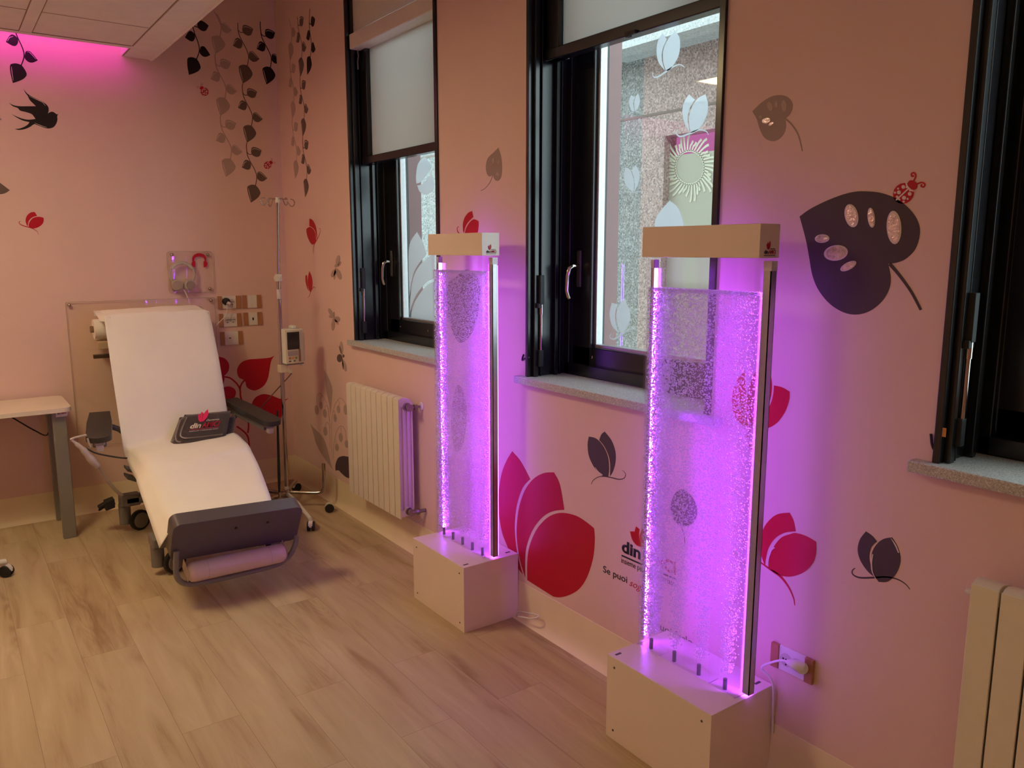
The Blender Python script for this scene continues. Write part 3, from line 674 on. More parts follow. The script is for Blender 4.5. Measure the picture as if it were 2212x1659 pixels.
butterfly(WX, 'dark grey butterfly low on the wall left of the right radiator', [[(1005,1340,c_),(1050,1372),(1088,1415,c_),(1045,1460),(1030,1530),(1043,1600),(1085,1692,c_),(1020,1640),(965,1560),(943,1480),(960,1400)], [(1200,1385,c_),(1240,1450),(1262,1530),(1255,1600),(1220,1670),(1165,1715),(1100,1717,c_),(1060,1650),(1046,1560),(1053,1490),(1092,1428),(1140,1395)]],
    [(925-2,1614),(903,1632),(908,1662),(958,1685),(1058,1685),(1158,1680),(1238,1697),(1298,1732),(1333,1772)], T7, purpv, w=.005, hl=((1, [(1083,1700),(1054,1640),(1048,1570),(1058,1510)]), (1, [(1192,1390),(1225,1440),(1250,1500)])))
T8 = (1240, 860, .25316)
butterfly(WX, 'dark grey butterfly left of the large tank, above the lettering', [[(127,328,c_),(190,345),(250,410),(290,500),(300,600),(293,668,c_),(245,665,c_),(180,600),(130,500),(117,400)], [(262,285,c_),(320,360),(352,450),(355,540),(335,620),(308,668,c_),(309,560),(292,480),(255,405),(216,358,c_),(235,310)]],
    [(148,735),(165,700),(210,672),(260,668),(320,678),(380,692),(425,685),(440,655),(430,630),(412,617)], T8, purpv, w=.004, hl=((0, [(182,590),(210,630),(245,655)]),))
# --- big petals
t = decal('tulip_petals_decal', 'very large red trio of petals on the wall between the two tanks', group=None); TP = (1060, 960, .21695)
for P in ([(215,68,c_),(300,170),(395,345,c_),(320,430),(262,600),(240,800),(250,980),(275,1130),(320,1292,c_),(235,1180),(165,1010),(110,860),(78,640),(80,480),(110,290),(160,160)],
          [(630,278,c_),(690,400),(733,650,c_),(620,665),(520,720),(430,830),(370,970),(345,1110),(345,1322,c_),(300,1180),(265,980),(260,820),(285,620),(345,450),(430,340),(530,285)],
          [(730,682),(850,710),(950,770),(1030,835,c_),(1037,950),(1020,1130),(960,1320),(880,1440),(780,1500),(690,1522),(625,1515,c_),(365,1350,c_),(365,1170),(385,1020),(450,860),(540,750),(630,695)]):
    mb = MB(); WX.shape(mb, P, TP); mb.build('petal', redv, t)
# --- heart leaves with cut-outs
def heart(lab, P, stem, T, m, spots, sw=.006, ring=True):
    t = decal('heart_leaf_decal', lab, group='heart shaped leaf decals')
    mb = MB(); WX.shape(mb, P, T); mb.build('leaf', m, t)
    mb = MB(); WX.stroke(mb, stem, sw, sw*.7, T); mb.build('stem', m, t)
    for (x, y, rx, ry, a) in spots:
        if ring:
            mb = MB(); WX.ell(mb, x, y, rx, ry, a, T, 1); s = mb.build('spot', paleline, t)
            mb = MB(); WX.ell(mb, x, y, rx*.78 if rx > 25 else rx*.7, ry*.84, a, T, 2); mb.build('mirror', mirrorv, s)
        else:
            mb = MB(); WX.ell(mb, x, y, rx, ry, a, T, 1); mb.build('spot', lightv if rx < 21 else mirrorv, t)
heart('largest dark heart shaped leaf on the wall, with six oval mirrors and a stalk', [(510,303,c_),(600,240),(760,165),(900,122),(1010,115),(1130,130),(1250,180),(1350,270),(1400,360),(1405,450),(1370,550),(1300,620),(1230,648),(1170,655,c_),(1190,760),(1175,850),(1120,940),(1030,1010),(930,1035),(830,1015),(730,950),(650,850),(605,740),(580,600),(555,470)],
      [(1180,655),(1250,735),(1340,860),(1415,1000)], (1580,380,.28938), mat('plum_grey_vinyl', (0.075, 0.050, 0.058), .5, spec=.3), [(898,297,50,88,-12),(1046,312,27,75,-6),(1216,385,55,125,-3),(679,468,54,32,-3),(782,575,90,58,-8),(875,673,66,28,-28)], .009)
heart('grey heart shaped leaf high on the wall between the middle and rightmost windows', [(157,832,c_),(220,770),(290,725),(350,710),(410,720),(450,760),(455,810),(430,860),(400,885,c_),(407,940),(390,1000),(345,1045),(300,1053),(250,1030),(215,970),(190,890)],
      [(400,885),(450,930),(500,1010),(530,1128)], (1580,0,.28938), greyv, [(290,795,20,34,-20),(338,780,12,25,0),(396,790,20,44,-5),(219,873,14,10,0),(262,900,32,20,-15),(297,925,22,10,-35)], .004, ring=False)
heart('small grey heart shaped leaf high on the wall between the leftmost and middle windows', [(1648,1103,c_),(1668,1170),(1675,1250),(1668,1320),(1645,1350),(1620,1340),(1607,1305,c_),(1580,1318),(1560,1290),(1555,1235),(1570,1180),(1610,1140)],
      [(1605,1310),(1585,1360),(1550,1405),(1515,1425)], T4, greyv, [(1612,1200,9,22,0),(1652,1213,7,18,0),(1643,1300,14,14,0)], .004, ring=False)
mb = MB(); WX.shape(mb, [(400,1455,c_),(398,1380),(430,1290),(490,1260),(560,1268),(640,1290),(680,1400),(640,1530),(600,1555),(540,1540),(480,1490),(440,1450)], (660,780,.16282)); tag(mb.build('heart_leaf_decal', purpv), 'dark leaf shape low on the wall half hidden behind the left radiator', 'wall decal', 'heart shaped leaf decals')
# leaf and red shapes seen through the tanks
mb = MB(); WX.shape(mb, [(985,598,c_),(1005,583),(1025,590),(1037,615),(1036,650),(1028,700),(1010,732),(990,738),(972,700),(960,650),(965,615)], (0,0,1)); tag(mb.build('heart_leaf_decal', purpv), 'dark leaf shape on the wall seen through the top of the small tank', 'wall decal', 'heart shaped leaf decals')
mb = MB(); WX.shape(mb, [(990,830),(1005,860),(1008,910),(1000,960),(985,975),(975,930),(978,870)], (0,0,1)); tag(mb.build('heart_leaf_decal', greyv), 'grey leaf shape on the wall seen through the middle of the small tank', 'wall decal', 'heart shaped leaf decals')
mb = MB(); WX.shape(mb, [(1478,1058),(1500,1080),(1506,1110),(1494,1132),(1470,1136),(1452,1115),(1450,1085),(1462,1062)], (0,0,1)); WX.stroke(mb, [(1470,1134),(1478,1155),(1480,1175)], .003); tag(mb.build('heart_leaf_decal', purpv), 'round dark leaf shape on the wall seen through the middle of the large tank', 'wall decal', 'heart shaped leaf decals')
# --- ladybirds
def ladybird(wall, lab, cx, cy, r, ang, m=redv, big=False):
    t = decal('ladybird_decal', lab, group='ladybird decals'); T = (cx, cy, r/100.0)
    ca, sa = math.cos(math.radians(ang)), math.sin(math.radians(ang))
    R = lambda x, y: (x*ca-y*sa, x*sa+y*ca)
    def E(mb, x, y, rx, ry, a=0, layer=0): q = R(x, y); wall.ell(mb, q[0], q[1], rx, ry, a+ang, T, layer, 16)
    mb = MB(); E(mb, 0, 15, 80, 88); b = mb.build('body', m, t)
    mb = MB(); E(mb, 0, -84, 42, 34, layer=1); mb.build('head', m, t)
    mb = MB(); wall.stroke(mb, [R(0, -55), R(0, 95)], .0035*r/25, None, T, 1); wall.stroke(mb, [R(-44, -60), R(-20, -48), R(20, -48), R(44, -60)], .0035*r/25, None, T, 2); mb.build('wing_line', paleline, b)
    for (x, y, q) in ((-38,-20,15),(38,-20,15),(-30,35,16),(30,35,16),(-56,20,8),(56,20,8),(-14,70,10),(14,72,8),(-50,60,9),(50,58,9),(-18,-38,8),(20,-40,8)):
        mb = MB(); E(mb, x, y, q, q, layer=1); mb.build('dot', paleline, b)
    for s in (-1, 1):
        mb = MB(); wall.stroke(mb, [R(s*18, -112), R(s*34, -150), R(s*62, -160), R(s*72, -138), R(s*54, -128), R(s*46, -142)], .0035*r/25, None, T); mb.build('feeler', m, t)
    for s in (-1, 1):
        for yy in (-30, 10, 50):
            mb = MB(); wall.stroke(mb, [R(s*72, yy), R(s*96, yy+6)], .0035*r/25, None, T)
            if not big: mb.build('leg', m, t)
ladybird(WX, 'largest red spotted ladybird sitting on the top right of the big dark leaf', 1955, 415, 27, 47, big=True)
ladybird(WY, 'tiny red ladybird on the back wall left of the pale vine', 441, 197, 10.5, -38)
ladybird(WY, 'tiny red ladybird on the back wall near the foot of the longest vine', 579, 356, 9.5, 52)
# --- bees
def bee(lab, wings, body, T, m):
    t = decal('bee_decal', lab, group='bee decals beside the leftmost window')
    for (a, b, w) in wings:
        d = (b[0]-a[0], b[1]-a[1]); l = math.hypot(*d); n = (-d[1]/l*w, d[0]/l*w)
        P = [(a[0], a[1], c_), (a[0]+d[0]*.4+n[0], a[1]+d[1]*.4+n[1]), (a[0]+d[0]*.85+n[0]*.8, a[1]+d[1]*.85+n[1]*.8), (b[0], b[1]), (a[0]+d[0]*.85-n[0]*.8, a[1]+d[1]*.85-n[1]*.8), (a[0]+d[0]*.4-n[0], a[1]+d[1]*.4-n[1])]
        mb = MB(); WX.shape(mb, P, T); mb.build('wing', m, t)
    for (x, y, rx, ry, mm) in body:
        mb = MB(); WX.ell(mb, x, y, rx, ry, 0, T, 1); mb.build('body', mm, t)
    return t
TB = (660, 540, .16878)
bee('grey bee with spread wings, topmost of the three beside the leftmost window', [((400,225),(428,66),26),((410,222),(454,148),13),((392,228),(336,348),26),((385,240),(370,380),14),((402,230),(452,380),28)], [(385,205,12,22,lightv)], TB, lightv)
bee('grey bee with a pointed tail, middle of the three beside the leftmost window', [((355,860),(296,748),22),((350,868),(300,842),16),((362,872),(350,1032),22),((365,862),(438,908),36),((372,880),(420,956),12)], [(364,830,9,40,greyv),(358,890,12,18,lightv)], TB, lightv)
bee('grey bee with a dark striped body, lowest of the three by the leftmost sill', [((470,1350),(456,1170),20),((460,1340),(432,1222),10),((474,1385),(520,1556),22),((470,1392),(484,1532),10)], [(438,1385,34,52,darkbrownv),(487,1357,12,20,darkbrownv)], TB, lightv)
# --- lily of the valley
TL = (660, 780, .16282)
t = decal('lily_of_the_valley_decal', 'grey plant with drooping bell flowers between the corner and the left radiator')
mb = MB(); WX.shape(mb, [(248,112,c_),(275,160),(320,250),(355,370),(350,500),(330,720,c_),(318,600),(295,480),(270,330),(260,220)], TL); mb.build('leaf', lightv, t)
mb = MB(); WX.shape(mb, [(65,830,c_),(130,905),(210,980),(260,1070),(300,1200),(335,1350),(365,1443,c_),(280,1330),(200,1210),(140,1090),(105,960)], TL); mb.build('leaf', lightv, t)
for q in ([(330,900),(310,680),(290,580),(260,510),(215,440),(180,430),(150,470),(145,575)], [(222,462),(202,490),(200,540)], [(318,800),(300,640),(272,588),(258,650)], [(325,1150),(320,980),(315,850),(290,812),(270,830),(263,870)],
          [(350,1200),(345,900),(360,700),(400,560),(460,490),(510,530),(530,580)], [(365,1300),(380,1100),(410,950),(460,862),(520,900),(545,1050)], [(430,518),(450,555),(442,595)], [(352,770),(362,690),(382,660),(395,702)], [(470,872),(476,950)], [(385,1030),(405,1055),(412,1100)]):
    mb = MB(); WX.stroke(mb, q, .0035, None, TL); mb.build('stem', lightv, t)
for (x, y, rx, ry) in ((148,648,25,66),(206,590,20,52),(258,695,25,58),(263,930,26,62),(438,640,22,52),(532,645,26,68),(393,755,20,55),(467,1012,25,60),(417,1145,25,50),(546,1100,25,53)):
    mb = MB(); WX.ell(mb, x, y, rx, ry, -5, TL); mb.build('bell_flower', lightv, t)
# --- red plant behind the chair
TR = (460, 750, .15068)
t = decal('heart_leaf_plant_decal', 'large red plant with heart shaped leaves on the back wall behind the chair')
for P in ([(435,465,c_),(370,430),(345,350),(360,280),(420,210),(520,175),(660,165),(780,155),(840,142),(880,120,c_),(842,180),(825,240),(810,330),(790,440),(740,540),(660,600),(590,620),(520,600),(480,560),(465,500)],
          [(0,150),(60,138),(120,142),(180,170),(225,230),(232,300),(210,360),(162,410,c_),(162,480),(130,560),(60,560),(-20,460),(-50,300)],
          [(70,640),(120,600),(180,567),(250,566),(310,600),(330,650),(315,710),(280,745),(160,750),(90,720)],
          [(560,815),(600,730),(680,682),(750,672),(850,695),(950,735),(1030,745),(1090,733,c_),(1040,765),(1003,805),(1002,900),(980,1000),(950,1060),(860,1090),(700,1000),(590,900)]):
    mb = MB(); WY.shape(mb, P, TR); mb.build('leaf', redv, t)
for q, w in (([(160,425),(240,440),(320,500),(375,570),(390,620),(395,700),(420,780),(480,900),(510,1100),(500,1230)], .011), ([(450,475),(408,530),(385,600)], .011), ([(340,1135),(420,1190),(480,1250),(510,1320),(522,1460)], .011)):
    mb = MB(); WY.stroke(mb, q, w, None, TR); mb.build('stem', redv, t)

# ------------------------------------------------------------------ lettering
def text_obj(name, s, origin, U, V, height, m, parent=None, bold=0.0, shear=0.0, width=None, lift=.0006, spacing=1.0):
    cu = bpy.data.curves.new('lettering', 'FONT'); cu.body = s; cu.size = 1.0; cu.shear = shear; cu.offset = bold; cu.space_character = spacing
    cu.fill_mode = 'BOTH'; cu.extrude = 0.0; cu.resolution_u = 4
    tmp = bpy.data.objects.new('lettering', cu); C.objects.link(tmp)
    dg = bpy.context.evaluated_depsgraph_get(); dg.update()
    me = bpy.data.meshes.new_from_object(tmp.evaluated_get(dg)); bpy.data.objects.remove(tmp); bpy.data.curves.remove(cu)
    xs_ = [v.co.x for v in me.vertices]; w = max(xs_)-min(xs_); x0 = min(xs_)
    k = height/0.70; kx = (width/w) if width else k
    U = Vector(U).normalized(); V = Vector(V).normalized(); N = U.cross(V)
    origin = Vector(origin)
    for v in me.vertices: v.co = origin + U*((v.co.x-x0)*kx) + V*(v.co.y*k) + N*lift
    bm = bmesh.new(); bm.from_mesh(me)
    r = bmesh.ops.extrude_face_region(bm, geom=bm.faces[:]); vs = [g for g in r['geom'] if isinstance(g, bmesh.types.BMVert)]
    bmesh.ops.translate(bm, verts=vs, vec=-N*lift*.9); bmesh.ops.recalc_face_normals(bm, faces=bm.faces); bm.to_mesh(me); bm.free()
    me.materials.clear(); me.materials.append(m); me.name = name
    o = bpy.data.objects.new(name, me); C.objects.link(o)
    if parent:
        o.parent = parent
        o.matrix_parent_inverse = Matrix.Translation(parent.location).inverted() if parent.type == 'EMPTY' else Matrix.Identity(4)
    return o, w*kx
PET = [[(0,.50,c_),(.10,.52,c_),(.13,.34),(.20,.18),(.30,.02,c_),(.18,.06),(.06,.24)], [(.155,.66,c_),(.27,.58,c_),(.25,.40),(.27,.22),(.33,.02,c_),(.21,.17),(.15,.34),(.13,.50)], [(.46,.80,c_),(.56,.52),(.52,.26),(.35,.01,c_),(.28,.22),(.28,.44),(.35,.62)]]
def logo(origin, U, V, width, parent, dark=textb, red=textr, small=True, shear=0.0, red2=None):
    U = Vector(U).normalized(); V = Vector(V).normalized(); N = U.cross(V); o = Vector(origin); k = width
    text_obj('lettering', 'din', o, U, V, .185*k, dark, parent, bold=.035, shear=shear, width=.36*k)
    text_obj('lettering', 'AMICI', o+U*.385*k, U, V, .185*k, red, parent, bold=.03, shear=shear, width=.61*k)
    mb = MB()
    for P in PET:
        mb.prism([o+U*(.17+q[0]*.62)*k+V*(.20+q[1]*.62)*k for q in outline(P, 4)], N*.0007)
    mb.build('petals', red2 or red, parent)
    text_obj('lettering', 'Domenica', o+U*.50*k+V*.225*k, U, V, .075*k, dark, parent, shear=.35, width=.44*k)
    if small:
        mb = MB(); mb.hexa([o+V*(-.045*k), o+U*k-V*.045*k, o+U*k-V*.055*k, o-V*.055*k]+[q+N*.0006 for q in (o+V*(-.045*k), o+U*k-V*.045*k, o+U*k-V*.055*k, o-V*.055*k)])
        mb.build('line', red2 or red, parent)
        text_obj('lettering', 'insieme per il volontariato O.d.V.', o-V*.125*k, U, V, .045*k, dark, parent, width=.98*k)
Uw = Vector((0, -1, 0)); Vw = Vector((0, 0, 1))
t = thing('logo_decal', 'black and red logo with petals on the wall, half behind the large tank', 'wall decal', (0, -3.4, .5))
TK = (1260, 1120, .14465)
def wp(x, y): return onX(TK[0]+x*TK[2], TK[1]+y*TK[2], -.0002)
o0 = wp(575, 488); h0 = wp(600, 340).z-wp(600, 500).z
yend = wp(855, 585).y; wdin = abs(yend-o0.y)
text_obj('lettering', 'din', o0, Uw, Vw, wp(660, 340).z-wp(660, 512).z, textb, t, bold=.035, width=wdin)
text_obj('lettering', 'AMICI', o0+Uw*(wdin*1.05), Uw, Vw, wp(660, 340).z-wp(660, 512).z, textr, t, bold=.03, width=wdin*1.7)
for P in ([(700,193,c_),(763,192,c_),(785,300),(830,380),(872,428,c_),(800,400),(735,320)], [(790,118,c_),(843,160,c_),(835,240),(850,330),(882,430,c_),(820,370),(778,290),(769,200)], [(935,75,c_),(990,200),(970,340),(892,430,c_),(855,330),(853,220)], [(1075,150,c_),(1070,300),(1000,400),(905,435,c_),(975,340),(1000,220)]):
    mb = MB(); WX.shape(mb, P, TK); mb.build('petal', redv, t)
a = wp(573, 540); mb = MB(); b = a+Uw*(wdin*2.8)
mb.hexa([a, b, b-Vw*.006, a-Vw*.006]+[q+Vector((-.0009, 0, 0)) for q in (a, b, b-Vw*.006, a-Vw*.006)]); mb.build('line', textb, t)
text_obj('lettering', 'insieme per il volontariato', wp(568, 655), Uw, Vw, .022, textb, t, width=wdin*2.75)
t = thing('slogan_decal', 'black and red slogan lettering on the wall below the logo, half behind the large tank', 'wall decal', (0, -3.4, .4))
hs = wp(325, 715).z-wp(325, 812).z
a = wp(297, 795); b = wp(655, 965); _, _w = text_obj('lettering', 'Se puoi', a, Uw, Vw, hs, textb, t, width=abs(b.y-a.y), bold=.008)
a2 = wp(690, 1000); b2 = wp(870, 1070); a2.z = a.z-.004
text_obj('lettering', 'sognarlo', a2, Uw, Vw, hs*1.0, textr, t, shear=.4, width=abs(b2.y-a2.y)*2.35)
text_obj('lettering', 'puoi farlo', Vector((a.x, wp(1090, 1250).y, a.z-.115)), Uw, Vw, hs, textb, t, width=abs(wp(1650, 1450).y-wp(1090, 1250).y), bold=.008)

# ------------------------------------------------------------------ bubble walls
def bubble_mesh(name, cx, y0, y1, z0, z1, noz, N, parent, dense=False):
    rng = np.random.default_rng(len(name)+int(abs(y0)*100))
    g = (1+5**.5)/2
    V = np.array([(-1,g,0),(1,g,0),(-1,-g,0),(1,-g,0),(0,-1,g),(0,1,g),(0,-1,-g),(0,1,-g),(g,0,-1),(g,0,1),(-g,0,-1),(-g,0,1)], float); V /= np.linalg.norm(V[0])
    F = np.array([(0,11,5),(0,5,1),(0,1,7),(0,7,10),(0,10,11),(1,5,9),(5,11,4),(11,10,2),(10,7,6),(7,1,8),(3,9,4),(3,4,2),(3,2,6),(3,6,8),(3,8,9),(4,9,5),(2,4,11),(6,2,10),(8,6,7),(9,8,1)])
    ps = []; rs = []
    wts = np.array([1.9, 1.0, .85, .85, 1.15][:len(noz)]); wts /= wts.sum()
    cell = (y0-y1)/len(noz)
    for q, yn in enumerate(noz):
        n = int(N*wts[q]); u = rng.random(n); z = z0+.05+(z1-z0-.05)*u**.92
        s = np.minimum(.004+.075*(z-z0-.05), .36*cell)
        y = yn+rng.normal(0, 1, n)*s
        lo, hi = y0-cell*(q+1)+.003, y0-cell*q-.003
        bad = (y < lo) | (y > hi); y[bad] = lo+(hi-lo)*rng.random(bad.sum())
        x = cx+rng.uniform(-.024, .024, n)
        r = rng.uniform(.0014, .0028, n)*(1+.35*(q == 0))
        ps.append(np.stack([x, y, z], 1)); rs.append(r)
    n = int(N*.10); ps.append(np.stack([cx+rng.uniform(-.024, .024, n), rng.uniform(y1+.004, y0-.004, n), z1-np.abs(rng.normal(0, .005, n))], 1)); rs.append(rng.uniform(.0014, .0028, n))
    if dense:
        n = N; z = z0+.03+(z1-z0-.03)*rng.random(n); sp_w = np.minimum(.006+.12*(z-z0), .030)
        ps = [np.stack([cx+rng.uniform(-.024, .024, n), y0-.004-rng.random(n)*sp_w, z], 1)]; rs = [rng.uniform(.0016, .0030, n)]
    Pn = np.concatenate(ps); Rn = np.concatenate(rs); K = len(Pn)
    VV = (Pn[:, None, :]+V[None]*Rn[:, None, None]).reshape(-1, 3)
    FF = (F[None]+12*np.arange(K)[:, None, None]).reshape(-1, 3)
    me = bpy.data.meshes.new(name); me.vertices.add(len(VV)); me.vertices.foreach_set('co', VV.ravel().astype(np.float32))
    me.loops.add(len(FF)*3); me.loops.foreach_set('vertex_index', FF.ravel().astype(np.int32))
    me.polygons.add(len(FF)); me.polygons.foreach_set('loop_start', np.arange(0, len(FF)*3, 3, dtype=np.int32)); me.polygons.foreach_set('loop_total', np.full(len(FF), 3, np.int32))
    me.polygons.foreach_set('use_smooth', np.ones(len(FF), bool)); me.update(calc_edges=True); me.validate()
    me.materials.append(bubble_solid_m if dense else bubble_m); o = bpy.data.objects.new(name, me); C.objects.link(o); o.parent = parent
    o.matrix_parent_inverse = Matrix.Translation(parent.location).inverted(); o['kind'] = 'stuff'
    return o
def bubble_wall(lab, yb0, yb1, ty0, ty1, zwater, N, ncell, slots):
    t = thing('bubble_wall', lab, 'lamp', (-.14, (yb0+yb1)/2, 0), 'lit bubble walls on white boxes')
    zb = .295; x0, x1 = -.168, -.108; zc0, zc1 = 1.600, 1.692; cx = (x0+x1)/2
    bx = MB().box(-.290, yb0, 0, -.004, yb1, zb-.0); bx.build('base_box', white_m, t, bevel=.0012)
    sc = MB()
    for yy in (yb0-.035, yb1+.035):
        for zz in (.035, zb-.035): sc.cyl((-.2912, yy, zz), (-.289, yy, zz), .0038, 10)
    sc.build('screw', grey_dk, t)
    sl = MB()
    for (xx, yy) in slots: sl.box(xx-.012, yy-.004, zb-.002, xx+.012, yy+.004, zb+.0012)
    sl.build('slot', grey_dk, t)
    cp_ = MB().box(x0-.012, ty0+.006, zc0, x1+.014, ty1-.02, zc1); cap = cp_.build('cap', white_m, t, bevel=.001)
    th = .0045
    p = MB(); p.box(x0, ty0, zb, x0+th, ty1, zc0); p.build('front_panel', acryl_m, t)
    p = MB(); p.box(x1-th, ty0, zb, x1, ty1, zc0); p.build('back_panel', acryl_m, t)
    p = MB(); p.box(x0+th, ty0-.0001, zb, x1-th, ty0-th, zc0); p.build('end_panel', acryl_m, t)
    p = MB(); p.box(x0+th, ty1+.0001, zb, x1-th, ty1+th, zc0); p.build('end_panel', acryl_m, t)
    cell = (ty0-ty1)/ncell
    for q in range(1, ncell):
        p = MB(); p.box(x0+th, ty0-cell*q-.0012, zb, x1-th, ty0-cell*q+.0012, zc0); p.build('divider', acryl_m, t)
    MB().box(x0+th+.001, ty0-th-.001, zb+.002, x1-th-.001, ty1+th+.001, zwater).build('water', water_m, t)
    noz = [ty0-cell*(q+.5) for q in range(ncell)]
    for yn in noz:
        nb = MB(); nb.cyl((cx-.008, yn, zb), (cx-.008, yn, zb+.035), .0065, 14); nb.build('air_nozzle', mat('smoky_nozzle', (.05, .03, .09), .4), t, smooth=50)
    bubble_mesh('bubbles', cx, ty0-th, ty1+th, zb, zwater, noz, N, t)
    bubble_mesh('bubbles', cx, ty0-th, ty1+th, zb, zwater, noz, 2600, t, True)
    # light strips in channels at both narrow ends
    for sgn, ye in ((1, ty0), (-1, ty1)):
        ch = MB(); xa, xb = (x1-.024, x1) if sgn < 0 else (x1-.022, x1-.002); dp = .026 if sgn < 0 else .013
        ya = ye+sgn*.001; yo = ye+sgn*dp
        ch.box(xa, yo-sgn*.003, zb+.01, xb, yo, zc0-.012); ch.box(xa, ya, zb+.01, xa+.002, yo, zc0-.012); ch.box(xb-.002, ya, zb+.01, xb, yo, zc0-.012)
        c = ch.build('light_channel', alu, t)
        MB().box(xa+.0035, yo-sgn*.0055, zb+.015, xb-.0035, yo-sgn*.0035, zc0-.015).build('light_strip', led_m, c)
        MB().box(xb+.0002, yo-sgn*.007, zb+.012, xb+.0032, yo-sgn*.0026, zc0-.04).build('edge_light', edge_m, c)
        ec = MB(); ec.box(xa-.001, ya, zc0-.035, xb+.001, yo+sgn*.001, zc0-.008); ec.build('end_clip', mat('clear_clip', (.75, .7, .8), .2), c)
    logo((x0-.010+.018, ty1-.0203, zc0+.012), (1, 0, 0), (0, 0, 1), .050, t)
    return t
bubble_wall('smaller looking bubble wall lamp, farther from the viewer, beside the left radiator', -2.293, -2.737, -2.296, -2.706, 1.535, 19000, 5, ((-.262, -2.71), (-.035, -2.70)))
bubble_wall('nearest and largest bubble wall lamp, in front of the middle window edge', -3.632, -4.075, -3.640, -4.056, 1.505, 19000, 4, ((-.262, -3.655), (-.035, -4.04)))
cb = MB(); cb.tube(spline([tuple(onX(1115, 1332, -.03)), tuple(onX(1120, 1322, -.04)), tuple(onX(1135, 1323, -.03)), tuple(onX(1163, 1330, -.028)), tuple(onX(1150, 1336, -.05)), tuple(onX(1120, 1332, -.06))], False, 6), .0032, 8)
tag(cb.build('power_cable', plast_m, smooth=60), 'looped white cable coming out behind the smaller tank base', 'cable', 'lamp cables')
# wall socket with plug
def socket_plate(wall, quad, lab, kind, group, widths=(.19, .81)):
    c = [wall.m(*q) for q in quad]; s0 = (c[0][0]+c[3][0])/2; s1 = (c[1][0]+c[2][0])/2; z1 = (c[0][1]+c[1][1])/2; z0 = (c[2][1]+c[3][1])/2
    ctr = wall.p3(((s0+s1)/2, (z0+z1)/2)); t = thing('wall_socket', lab, 'socket', tuple(ctr), group)
    def slab(mb, a, b, za, zb, h0, h1):
        P = [wall.p3((a, za)), wall.p3((b, za)), wall.p3((b, zb)), wall.p3((a, zb))]
        mb.hexa([p+wall.off(h0) for p in P]+[p+wall.off(h1) for p in P])
    w = s1-s0; h = z1-z0
    mb = MB(); slab(mb, s0+w*widths[0], s0+w*widths[1], z0, z1, 0, .008); mb.build('face_plate', plast_m, t, bevel=.0015)
    for a, b in ((s0, s0+w*widths[0]), (s0+w*widths[1], s1)):
        mb = MB(); slab(mb, a, b, z0, z1, 0, .012); mb.build('side_cover', brown_pl, t, bevel=.0015)
    zc = (z0+z1)/2
    if kind.startswith('double'):
        for fx in (.37, .63):
            sc_ = s0+w*fx
            mb = MB(); mb.lathe(wall.p3((sc_, zc))+wall.off(.0081), wall.off(1), [(0, .021), (.0006, .021)], 24); so = mb.build('outlet', mat('socket_ring', (.60, .56, .50), .4), t)
            mb = MB()
            for dx, dz in ((-.010, .002), (0, .002), (.010, .002), (0, -.014)):
                mb.lathe(wall.p3((sc_+dx, zc+dz))+wall.off(.0087), wall.off(1), [(0, .0032), (.0005, .0032)], 8)
            mb.build('pin_hole', blackm2, so)
    elif kind == 'data':
        mb = MB(); slab(mb, s0+w*.47, s0+w*.55, zc-.010, zc+.008, .008, .0088); mb.build('port', blackm2, t)
    elif kind == 'slot':
        mb = MB(); slab(mb, s0+w*.38, s0+w*.47, zc-.002, zc+.004, .008, .0088); mb.build('port', blackm2, t)
    elif kind == 'blank':
        mb = MB(); slab(mb, s0+w*.495, s0+w*.505, z0+.004, z1-.004, .008, .0084); mb.build('seam', mat('socket_ring', (.60, .56, .50), .4), t)
    return t, s0, s1, z0, z1
K = (340, 520, .15675)
def kq(*p): return [(K[0]+x*K[2], K[1]+y*K[2]) for x, y in p]
socket_plate(WY, kq((825,762),(1135,757),(1140,930),(832,942)), 'double socket plate with a black plug, top left of the five behind the chair', 'double', 'socket plates on the back wall')
socket_plate(WY, kq((1165,752),(1420,746),(1426,920),(1172,930)), 'blank switch plate, top right of the five behind the chair', 'blank', 'socket plates on the back wall', (.24, .78))
socket_plate(WY, kq((842,1008),(1148,998),(1152,1175),(852,1190)), 'double socket plate with nothing plugged in, middle left of the five', 'double', 'socket plates on the back wall')
socket_plate(WY, kq((1182,990),(1432,982),(1440,1155),(1190,1168)), 'data port plate, middle right of the five behind the chair', 'data', 'socket plates on the back wall', (.24, .76))
socket_plate(WY, kq((862,1257),(1165,1242),(1172,1425),(872,1440)), 'plate with one small slot, lowest of the five behind the chair', 'slot', 'socket plates on the back wall')
socket_plate(WX, [(1671,1386),(1762,1424),(1757,1484),(1668,1428)], 'double socket plate with ochre ends low on the wall right of the large tank', 'double', None)
# black adapter plug + white lead behind the chair
pc = WY.p3(WY.m(487, 651)); t = thing('plug', 'round black plug in the top left socket plate behind the chair', 'plug', tuple(pc))
mb = MB(); mb.lathe(pc, (0, -1, 0), [(.009, .024), (.03, .024), (.036, .018)], 24); mb.build('plug_body', blackm2, t, smooth=50)
mb = MB(); mb.lathe(WY.p3(WY.m(490, 654)), (0, -1, 0), [(.036, .010), (.055, .009)], 16); mb.build('connector', plast_m, t, smooth=50)
mb = MB(); mb.tube(spline([tuple(onY(490, 655, -.058)), tuple(onY(491, 668, -.05)), tuple(onY(487, 682, -.04)), tuple(onY(478, 692, -.04)), tuple(onY(466, 704, -.05))], False, 5), .003, 8); mb.build('lead', plast_m, t, smooth=60)
